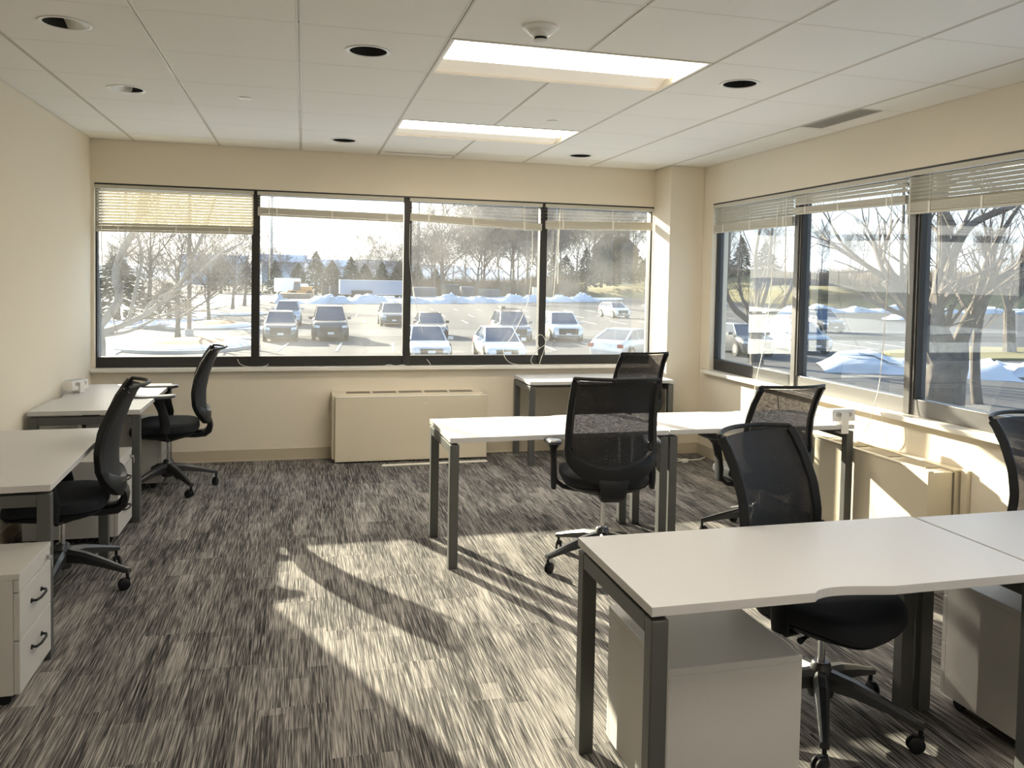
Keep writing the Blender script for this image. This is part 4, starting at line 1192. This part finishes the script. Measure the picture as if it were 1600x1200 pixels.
guided('massive rough barked tree with forked trunk outside right window', (19.65, Y, GZ), [
    ([(19.55, Y, -2.1), (19.66, Y, -1.24), (19.75, Y, -.5), (19.72, Y, .0)], .62, .50, 'trunk'),
    ([(19.55, Y, -.6), (19.30, Y, .46), (19.52, Y, 1.4), (19.74, Y, 2.53), (19.74, Y, 4.03), (19.73, Y, 5.4), (19.9, Y, 7.2)], .30, .10, 'limb'),
    ([(19.50, Y, -.75), (18.97, Y, .27), (18.48, Y, 1.2), (18.02, Y, 1.84)], .27, .24, 'broken_limb'),
    ([(18.05, Y, 1.75), (17.80, Y, 2.48), (17.62, Y, 3.57), (17.4, Y, 4.9)], .07, .03, 'limb'),
    ([(18.10, Y, 1.75), (18.25, Y, 2.6), (18.1, Y, 3.6), (18.3, Y, 4.8)], .06, .03, 'limb'),
    ([(19.95, Y, -.5), (20.3, Y, .65), (20.88, Y, 1.61), (21.66, Y, 2.2), (22.81, Y, 3.0), (24.2, Y, 4.0)], .24, .06, 'limb'),
    ([(20.1, Y, .1), (20.45, Y, 1.2), (20.7, Y, 2.6), (21.6, Y, 4.2)], .14, .05, 'limb'),
    ([(19.6, Y, 2.0), (20.3, Y, 3.4), (22.04, Y, 4.2), (23.6, Y, 5.3)], .13, .09, 'limb'),
    ([(19.72, Y, 3.4), (18.9, Y, 4.2), (17.6, Y, 4.6), (16.4, Y, 5.2)], .11, .05, 'limb')], M_bark, 4, 2, .8, twig=.5)
Y = 17.4
guided('slim forked bare tree right of the massive trunk', (21.45, Y, GZ), [
    ([(21.75, Y, -2.1), (21.62, Y, -1.31), (21.58, Y, -.14), (21.70, Y, .64)], .17, .11, 'trunk'),
    ([(21.70, Y, .6), (22.05, Y, 1.32), (22.22, Y, 2.01), (22.5, Y, 2.9), (22.9, Y, 4.2)], .09, .03, 'limb'),
    ([(21.60, Y, .0), (21.36, Y, .54), (21.22, Y, 1.22), (20.9, Y, 2.1)], .06, .03, 'limb')], M_bark, 6, 2, .5, twig=.8)
Y = 33.5
guided('small bare tree standing on grass island at right', (39.4, Y, GZ), [
    ([(39.41, Y, -2.1), (39.3, Y, -.82), (39.23, Y, .42)], .34, .26, 'trunk'),
    ([(39.23, Y, .4), (38.87, Y, 1.66), (38.36, Y, 3.06), (38.08, Y, 4.46), (37.8, Y, 6)], .17, .05, 'limb'),
    ([(39.23, Y, .4), (39.76, Y, 1.32), (40.6, Y, 2.04), (41.8, Y, 3.4)], .14, .05, 'limb'),
    ([(39.25, Y, .3), (39.4, Y, 2.0), (39.3, Y, 4.0)], .10, .04, 'limb')], M_bark, 8, 3, .8)
Y = 29.0
guided('round headed bare tree in first bay of right window', (20.85, Y, GZ), [
    ([(20.95, Y, -2.05), (20.88, Y, -.92), (20.85, Y, -.04)], .30, .24, 'trunk'),
    ([(20.8, Y, -.2), (19.9, Y, .42), (19.5, Y, 1.12), (19.42, Y, 2.13), (19.65, Y, 3.0), (19.7, Y, 4.4)], .15, .05, 'limb'),
    ([(20.9, Y, -.1), (22.0, Y, .5), (22.62, Y, 1.31), (22.95, Y, 2.2), (23.4, Y, 3.4)], .13, .05, 'limb'),
    ([(20.85, Y, -.04), (20.75, Y, 1.43), (20.5, Y, 2.88), (20.7, Y, 4.6)], .13, .05, 'limb'),
    ([(20.9, Y, .0), (21.45, Y, 1.44), (21.65, Y, 2.91), (21.85, Y, 4.6)], .11, .05, 'limb'),
    ([(20.8, Y, .0), (20.15, Y, 1.13), (20.1, Y, 2.29), (20.25, Y, 3.8)], .09, .04, 'limb')], M_bark, 10, 3, .6, twig=.35)
Y = 24
guided('big spreading bare tree at left edge of far window', (-4.75, Y, GZ), [
    ([(-4.80, Y, -2.05), (-4.74, Y, -.77), (-4.78, Y, .0), (-4.85, Y, 1.3), (-4.9, Y, 3.2)], .26, .12, 'trunk'),
    ([(-4.7, Y, -.3), (-4.08, Y, -.06), (-3.44, Y, .28), (-2.88, Y, .73), (-2.36, Y, 1.34), (-2.05, Y, 2.15), (-1.71, Y, 2.96), (-1.4, Y, 4.0)], .105, .04, 'limb'),
    ([(-4.75, Y, -.1), (-4.17, Y, .71), (-4.26, Y, 1.5), (-4.05, Y, 2.29), (-3.71, Y, 2.99), (-3.3, Y, 4.2)], .13, .09, 'limb'),
    ([(-4.6, Y, -.36), (-3.89, Y, -.24), (-3.16, Y, .13), (-2.51, Y, .43)], .06, .025, 'limb'),
    ([(-3.44, Y, .28), (-3.16, Y, .72), (-2.23, Y, 1.24), (-1.29, Y, 2.17), (-.52, Y, 2.6)], .06, .02, 'limb'),
    ([(-3.89, Y, .02), (-3.62, Y, 1.31), (-3.49, Y, 2.11), (-3.62, Y, 2.9), (-3.5, Y, 4)], .06, .04, 'limb')], mat('grey_bark', (.22, .20, .175), .9, noise=.3, nscale=8), 14, 3, .5, twig=.55)

# ------------------------------------------------------------ poles and far objects
def pole(label, x, y, h, r_, m, arm=0, z=GZ):
    t = thing('light_pole', label, 'pole', (x, y, z))
    obj('base', MB().cyl((0, 0, 0), r_ * 1.9, .4, n=12), mat('kerb_concrete', (.42, .41, .39), .8), t)
    obj('shaft', MB().cyl((0, 0, .4), r_, h - .4, n=10, r2=r_ * .7), m, t, smooth=True)
    if arm:
        obj('lamp_arm', MB().tube([(0, 0, h - .1), (arm * .5, 0, h), (arm, 0, h - .02)], .05, 6), m, t)
        obj('lamp_head', MB().box(arm - .15, -.18, h - .16, arm + .5 * (1 if arm > 0 else -1), .18, h), m, t, bevel=.02)
pole('tall white pole rising left side of second bay', -6.2, 210, 42, .38, M_pole)
pole('tall white pole rising in third bay', 31, 215, 42, .38, M_pole)
pole('tall white pole standing in fourth bay before the wood', 59, 182, 40, .30, M_pole)
pole('brown lamp post with lamp head near dumpsters', 27.0, 161, 9.6, .20, M_pole2, -1.1)
pole('tall brown lamp post beside nearest island tree in left window', -5.0, 47.1, 9.0, .13, M_pole2, .9)
pole('distant white pole behind left evergreen bushes', -30, 160, 34, .30, M_pole)

t = thing('storage_trailer', 'long blue-grey storage trailer behind the snow bank', 'trailer', (7.6, 143, GZ), .04)
mtr = mat('trailer_grey', (.30, .34, .42), .6)
obj('body', MB().box(0, 0, .6, 12.2, 2.5, 3.1), mtr, t, bevel=.03)
obj('rub_rail', MB().box(-.02, -.03, 3.0, 12.22, -.001, 3.12).box(-.02, -.03, .55, 12.22, -.001, .65), M_pole, t)
obj('skirt_box', MB().box(2.0, -.35, .25, 5.6, -.001, 1.25), M_trimb, t, bevel=.02)
for x in (1.2, 2.2, 10, 11): obj('wheel', MB().cyl((x, .1, .5), .5, .3, 'y', 16), M_tyre, t)
t = thing('fenced_dumpster', 'dark slatted enclosure left of the grey trailer', 'enclosure', (4.5, 139, GZ))
for i in range(2):
    obj('fence_panel', MB().box(i * 1.45, 0, 0, i * 1.45 + 1.15, .1, 2.1), mat('dark_wood', (.07, .06, .055), .8), t)
    obj('post', MB().box(i * 1.45 - .1, -.02, 0, i * 1.45, .12, 2.25), M_pole2, t)
obj('gate', MB().box(1.16, .3, 0, 1.44, .4, 2.0), M_snowd, t)
for (x, y, w_, h_, c, lb) in ((21.4, 150, 4.3, 2.0, (.09, .10, .12), 'dark low dumpster right of the grey trailer'), (27.4, 154, 3.4, 2.6, (.05, .065, .07), 'dark green boxy container beyond brown lamp post'), (31.6, 156, 2.6, 2.2, (.10, .11, .14), 'grey-blue container next to dark green container'), (35.4, 158, 4.6, 1.7, (.11, .13, .14), 'low grey container furthest right behind snow bank')):
    t = thing('waste_container', lb, 'container', (x, y, GZ))
    m_ = mat('container_%d' % int(x), c, .6)
    obj('tub', MB().hexa([(.15, 0, .15), (w_ - .15, 0, .15), (w_ - .15, 2, .15), (.15, 2, .15)], [(0, -.1, h_ * .8), (w_, -.1, h_ * .8), (w_, 2.1, h_ * .8), (0, 2.1, h_ * .8)]), m_, t)
    obj('lid', MB().hexa([(0, -.1, h_ * .81), (w_, -.1, h_ * .81), (w_, 2.1, h_ * .81), (0, 2.1, h_ * .81)], [(0, .1, h_ * .92), (w_, .1, h_ * .92), (w_, 2.1, h_), (0, 2.1, h_)]), m_, t)
    for k in range(3): obj('rib', MB().box(w_ * (k + 1) / 4 - .05, -.16, .3, w_ * (k + 1) / 4 + .05, .02, h_ * .78), m_, t)
t = thing('wheel_loader', 'orange and cream wheel loader parked left of enclosure', 'loader', (-.6, 133, GZ), .1)
my = mat('loader_orange', (.50, .24, .07), .5)
obj('chassis', MB().box(0, 0, .7, 3.6, 1.8, 1.3), my, t, bevel=.05)
obj('engine_hood', MB().box(1.6, .2, 1.3, 3.5, 1.6, 1.9), my, t, bevel=.08)
obj('cab', MB().hexa([(.5, .3, 1.3), (1.6, .3, 1.3), (1.6, 1.5, 1.3), (.5, 1.5, 1.3)], [(.65, .4, 2.6), (1.55, .4, 2.6), (1.55, 1.4, 2.6), (.65, 1.4, 2.6)]), M_cglass, t)
obj('cab_roof', MB().box(.5, .3, 2.61, 1.7, 1.5, 2.72), my, t, bevel=.03)
obj('bucket', MB().hexa([(-1.3, -.2, .1), (-.6, -.2, .1), (-.6, 2.0, .1), (-1.3, 2.0, .1)], [(-1.5, -.2, .9), (-.7, -.2, 1.0), (-.7, 2.0, 1.0), (-1.5, 2.0, .9)]), M_pole2, t)
obj('lift_arm', MB().tube([(.6, .4, 1.2), (-.2, .4, 1.2), (-.8, .4, .6)], .12, 6), my, t)
for x in (.5, 3.0):
    for y in (-.15, 1.65): obj('wheel', MB().cyl((x, y, .62), .62, .4, 'y', 18), M_tyre, t)
t = thing('box_truck', 'white box truck parked behind the wheel loader', 'truck', (-3.2, 139, GZ), .05)
obj('cargo_box', MB().box(0, 0, .9, 4.2, 2.3, 3.2), M_white, t, bevel=.04)
obj('cab', MB().hexa([(4.25, .1, .6), (6.0, .1, .6), (6.0, 2.2, .6), (4.25, 2.2, .6)], [(4.25, .15, 2.3), (5.4, .15, 2.3), (5.4, 2.15, 2.3), (4.25, 2.15, 2.3)]), M_white, t, bevel=.05)
for x in (1.0, 5.2): obj('wheel', MB().cyl((x, -.02, .5), .5, .3, 'y', 16), M_tyre, t)
patch('soil_heap', 'long low brown heap in front of the loader', 'heap', [(-2.2, 127), (2.6, 128), (3.0, 131), (-2, 131)], GZ, M_brush, 70, thick=.9)
t = thing('distant_house', 'dark gabled house on rise behind the bare wood', 'house', (86, 232, GZ + 6.5), -.3)
mh = mat('house_wall', (.20, .18, .17), .8); mrf = mat('house_roof', (.10, .10, .12), .8)
obj('walls', MB().box(0, 0, 0, 14, 9, 6.5), mh, t)
obj('roof', MB().add([(-.5, -.5, 6.5), (14.5, -.5, 6.5), (14.5, 9.5, 6.5), (-.5, 9.5, 6.5), (3, 4.5, 11), (11, 4.5, 11)], [(0, 1, 5, 4), (1, 2, 5), (2, 3, 4, 5), (3, 0, 4), (0, 3, 2, 1)]), mrf, t)
obj('chimney', MB().box(10, 3.4, 9, 11.4, 4.8, 13), mh, t)
for k in range(3): obj('window', MB().box(2 + k * 4, -.06, 2.6, 3.4 + k * 4, -.005, 4.4), M_cglass, t)
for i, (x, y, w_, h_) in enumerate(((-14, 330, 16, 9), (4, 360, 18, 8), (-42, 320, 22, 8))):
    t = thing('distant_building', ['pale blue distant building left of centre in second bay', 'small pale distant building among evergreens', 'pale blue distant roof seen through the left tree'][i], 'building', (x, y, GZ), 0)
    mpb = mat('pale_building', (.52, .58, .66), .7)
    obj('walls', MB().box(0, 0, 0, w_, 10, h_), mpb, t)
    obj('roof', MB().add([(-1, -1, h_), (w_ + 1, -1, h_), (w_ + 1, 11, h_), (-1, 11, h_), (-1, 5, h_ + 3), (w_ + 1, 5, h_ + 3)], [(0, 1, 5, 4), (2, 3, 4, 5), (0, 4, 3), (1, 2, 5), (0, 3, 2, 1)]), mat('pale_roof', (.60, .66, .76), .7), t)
t = thing('utility_cabinet', 'small cream utility cabinet behind snow bank in third bay', 'cabinet', (43.5, 146, GZ))
obj('housing', MB().box(0, 0, 0, 1.5, 1.0, 2.3), M_rad, t, bevel=.03)
obj('door_panel', MB().box(.1, -.04, .2, 1.4, -.001, 2.1), M_rad, t)

# ------------------------------------------------------------ cars (front faces local -y, origin under the centre)
def car(label, x, y, rz, kind, paint, L=4.7, W=1.86, H_=1.7, rack=False, s=1.0, plate=True, grille='wide'):
    t = thing('parked_car', label, 'car', (x, y, GZ), rz)
    if kind == 'sedan':
        belt = [(0, .48), (.012, .60), (.035, .67), (.10, .75), (.18, .81), (.27, .86), (.30, .90), (.55, .93), (.80, .96), (.93, .95), (.985, .84), (1, .6)]
        gh = dict(ws=.25, rf=.45, rr=.68, rb=.90, roof=H_)
    elif kind == 'pickup':
        belt = [(0, .55), (.02, .90), (.05, 1.05), (.22, 1.14), (.25, 1.18), (.55, 1.20), (.64, 1.18), (.98, 1.18), (1, .7)]
        gh = dict(ws=.22, rf=.33, rr=.57, rb=.63, roof=H_)
    else:
        belt = [(0, .50), (.012, .70), (.03, .82), (.06, .91), (.14, .98), (.22, 1.02), (.25, 1.06), (.55, 1.09), (.90, 1.12), (.975, 1.05), (1, .7)]
        gh = dict(ws=.21, rf=.38, rr=.84, rb=.965, roof=H_)
    m = mat('paint_' + '_'.join('%02d' % int(c * 99) for c in paint), paint, .28, .35, coat=.8)
    rings = []
    for u, zb in belt:
        e = min(u, 1 - u); k = 1 - .10 * max(0, 1 - e / .14) - .14 * max(0, 1 - e / .03) ** 2
        hw = W / 2 * k; yy = (u - .5) * L
        rings.append([(-hw * .90, yy, .24), (-hw * .985, yy, .42), (-hw, yy, zb * .72), (-hw * .97, yy, zb - .08), (-hw * .88, yy, zb), (hw * .88, yy, zb), (hw * .97, yy, zb - .08), (hw, yy, zb * .72), (hw * .985, yy, .42), (hw * .90, yy, .24)])
    obj('body', MB().loft(rings), m, t, smooth=True)
    def zb(u):
        for (a, b_), (c, d) in zip(belt, belt[1:]):
            if u <= c: return b_ + (d - b_) * (u - a) / max(1e-6, c - a)
        return belt[-1][1]
    rf = gh['roof']; b0 = W / 2 * .86; b1 = W / 2 * .68
    P = {k: (gh[k] - .5) * L for k in ('ws', 'rf', 'rr', 'rb')}
    zr = rf - .05
    vs = [(-b0, P['ws'], zb(gh['ws']) - .02), (b0, P['ws'], zb(gh['ws']) - .02), (b0, P['rb'], zb(gh['rb']) - .02), (-b0, P['rb'], zb(gh['rb']) - .02),
          (-b1, P['rf'], zr), (b1, P['rf'], zr), (b1, P['rr'], zr), (-b1, P['rr'], zr)]
    obj('windows', MB().add(vs, [(3, 2, 1, 0), (4, 5, 6, 7), (0, 1, 5, 4), (1, 2, 6, 5), (2, 3, 7, 6), (3, 0, 4, 7)]), M_cglass, t, bevel=.02)
    mr_ = MB(); mid = (P['rf'] + P['rr']) / 2
    mr_.loft([[(-b1 * .96, P['rf'] - .03, zr), (b1 * .96, P['rf'] - .03, zr), (b1 * .9, P['rf'] - .02, zr + .02), (-b1 * .9, P['rf'] - .02, zr + .02)],
              [(-b1 * 1.03, mid, zr - .01), (b1 * 1.03, mid, zr - .01), (b1 * .85, mid, rf + .01), (-b1 * .85, mid, rf + .01)],
              [(-b1 * 1.0, P['rr'] + .05, zr - .02), (b1 * 1.0, P['rr'] + .05, zr - .02), (b1 * .9, P['rr'] + .03, zr + .02), (-b1 * .9, P['rr'] + .03, zr + .02)]])
    obj('roof', mr_, m, t, smooth=True)
    for sx in (-1, 1):
        pl_ = MB()
        pl_.tube([(sx * b0, P['ws'], zb(gh['ws']) - .02), (sx * b1, P['rf'], zr)], .035, 6)
        pl_.tube([(sx * b0, P['rb'], zb(gh['rb']) - .02), (sx * b1, P['rr'], zr)], .05, 6)
        pl_.tube([(sx * b1, P['rf'], zr), (sx * b1, P['rr'], zr)], .03, 6)
        um = .5 * (gh['ws'] + gh['rb']) + .02
        pl_.tube([(sx * b0, (um - .5) * L, zb(um) - .02), (sx * b1, (um - .5) * L, zr)], .025, 6)
        obj('pillars', pl_, m, t)
        mi = MB().box(sx * (W / 2 - .04), P['ws'] + .28, zb(gh['ws']) + .02, sx * (W / 2 + .18), P['ws'] + .38, zb(gh['ws']) + .17)
        obj('mirror', mi, m, t, bevel=.02)
    zf = belt[2][1]
    gz = .66 if kind == 'sedan' else .92 if kind == 'pickup' else .84
    yf = -L / 2
    if kind == 'sedan': gr = MB().box(-W * .26, yf - .012, .36, W * .26, yf + .1, .60)
    else: gr = MB().box(-W * .30, yf - .012, .44, W * .30, yf + .1, .80)
    gp = obj('grille', gr, M_trimb, t, bevel=.02)
    if grille == 'bars':
        for k in range(3): obj('grille_bar', MB().box(-W * .29, yf - .03, .51 + k * .10, W * .29, yf - .013, .535 + k * .10), M_rim, gp)
    obj('lower_intake', MB().box(-W * .36, yf - .01, .27, W * .36, yf + .08, .34), M_trimb, t)
    for sx in (-1, 1):
        obj('headlight', MB().hexa([(sx * W * .30, yf - .02, gz - .17), (sx * W * .46, yf + .12, gz - .15), (sx * W * .46, yf + .2, gz - .15), (sx * W * .30, yf + .2, gz - .17)], [(sx * W * .31, yf + .02, gz - .04), (sx * W * .455, yf + .16, gz - .02), (sx * W * .455, yf + .25, gz - .02), (sx * W * .31, yf + .25, gz - .04)]), M_headl, t)
        obj('tail_light', MB().box(sx * W * .33, L / 2 - .10, gz - .02, sx * W * .46, L / 2 + .012, gz + .14 if kind == 'sedan' else gz + .22), M_tail, t)
    if plate: obj('number_plate', MB().box(-.16, yf - .035, .40, .16, yf - .02, .52), M_plate, t)
    wr = .33 if kind == 'sedan' else .38
    for sy in (-.5 + .185, .5 - .195):
        for sx in (-1, 1):
            cx = sx * (W / 2 - .20)
            wv = obj('wheel', MB().lathe([(wr * .62, -.11), (wr, -.11), (wr, .11), (wr * .62, .11)], n=22), M_tyre, t, smooth=True, loc=(cx + sx * .11, sy * L, wr), rot=(0, PI / 2, 0))
            obj('rim', MB().cyl((0, 0, .10 if sx > 0 else -.115), wr * .62, .015, n=14), M_rim, wv)
            obj('arch', MB().cyl((cx + sx * .185 - (.02 if sx > 0 else 0), sy * L, wr + .03), wr + .07, .02, 'x', 24), M_trimb, t)
    if rack:
        rk = MB()
        for yy in (P['rf'] + .3, P['rr'] - .4): rk.box(-b1, yy, rf + .08, b1, yy + .05, rf + .12)
        for sx in (-1, 1): rk.box(sx * b1 * .9 - .02, P['rf'] + .2, rf, sx * b1 * .9 + .02, P['rr'] - .2, rf + .07)
        rk.box(-b1 * .9, P['rf'] + .3, rf + .12, -b1 * .55, P['rr'] - .5, rf + .28)
        obj('roof_rack', rk, M_trimb, t)
    return t
BLK = (.035, .038, .045); SIL = (.42, .45, .49); WHT = (.72, .73, .74); GRY = (.12, .14, .17); BLU = (.16, .21, .28)
car('dark crossover car nearest the second mullion, left of the black pickup', .15, 44.3, .02, 'suv', (.10, .105, .115), 4.4, 1.80, 1.62)
car('light grey pickup half hidden behind the dark crossover', .3, 58.8, 0, 'pickup', (.38, .41, .45), 5.2, 1.9, 1.80)
car('black pickup facing the window with white front plate in second bay', 2.85, 45.6, 0, 'pickup', BLK, 5.5, 1.98, 1.92)
car('dark grey car far back beside the mullion in second bay', 7.9, 59.4, -.02, 'suv', GRY, 4.6, 1.9, 1.68)
car('silver sedan close to window across the second mullion', 6.75, 33.4, -.04, 'sedan', (.45, .47, .50), 4.8, 1.86, 1.46)
car('dark car parked just behind the silver sedan', 9.0, 47.2, -.04, 'sedan', BLK, 4.6, 1.82, 1.50)
car('white sedan with blue windscreen in third bay', 9.95, 32.7, -.06, 'sedan', (.62, .64, .67), 4.8, 1.86, 1.47)
car('dark SUV with roof rack in third bay', 13.35, 44.0, -.08, 'suv', GRY, 4.8, 1.92, 1.74, rack=True)
car('white SUV with dark grille right of the third mullion', 16.65, 44.6, -.08, 'suv', WHT, 4.8, 1.95, 1.70)
car('white rounded sedan angled away, beside corner pier', 16.2, 32.6, R(133), 'sedan', WHT, 4.7, 1.85, 1.44, plate=False)
car('small white hatchback alone on far side of lot', 31.8, 74.3, .10, 'suv', WHT, 4.1, 1.76, 1.55)
car('grey SUV mostly hidden at left edge of right window', 38.6, 67.8, -.05, 'suv', (.45, .47, .5), 4.8, 1.92, 1.75)
car('dark station wagon behind the round headed tree', 23.3, 34.6, -.10, 'suv', (.09, .095, .10), 4.8, 1.86, 1.58)
car('silver SUV with barred grille in middle bay of right window', 27.4, 35.9, -.10, 'suv', (.36, .38, .40), 4.9, 1.95, 1.68, grille='bars')
car('dark blue SUV behind the silver SUV', 40.6, 53.0, -.05, 'suv', (.05, .06, .085), 5.1, 2.0, 1.82)
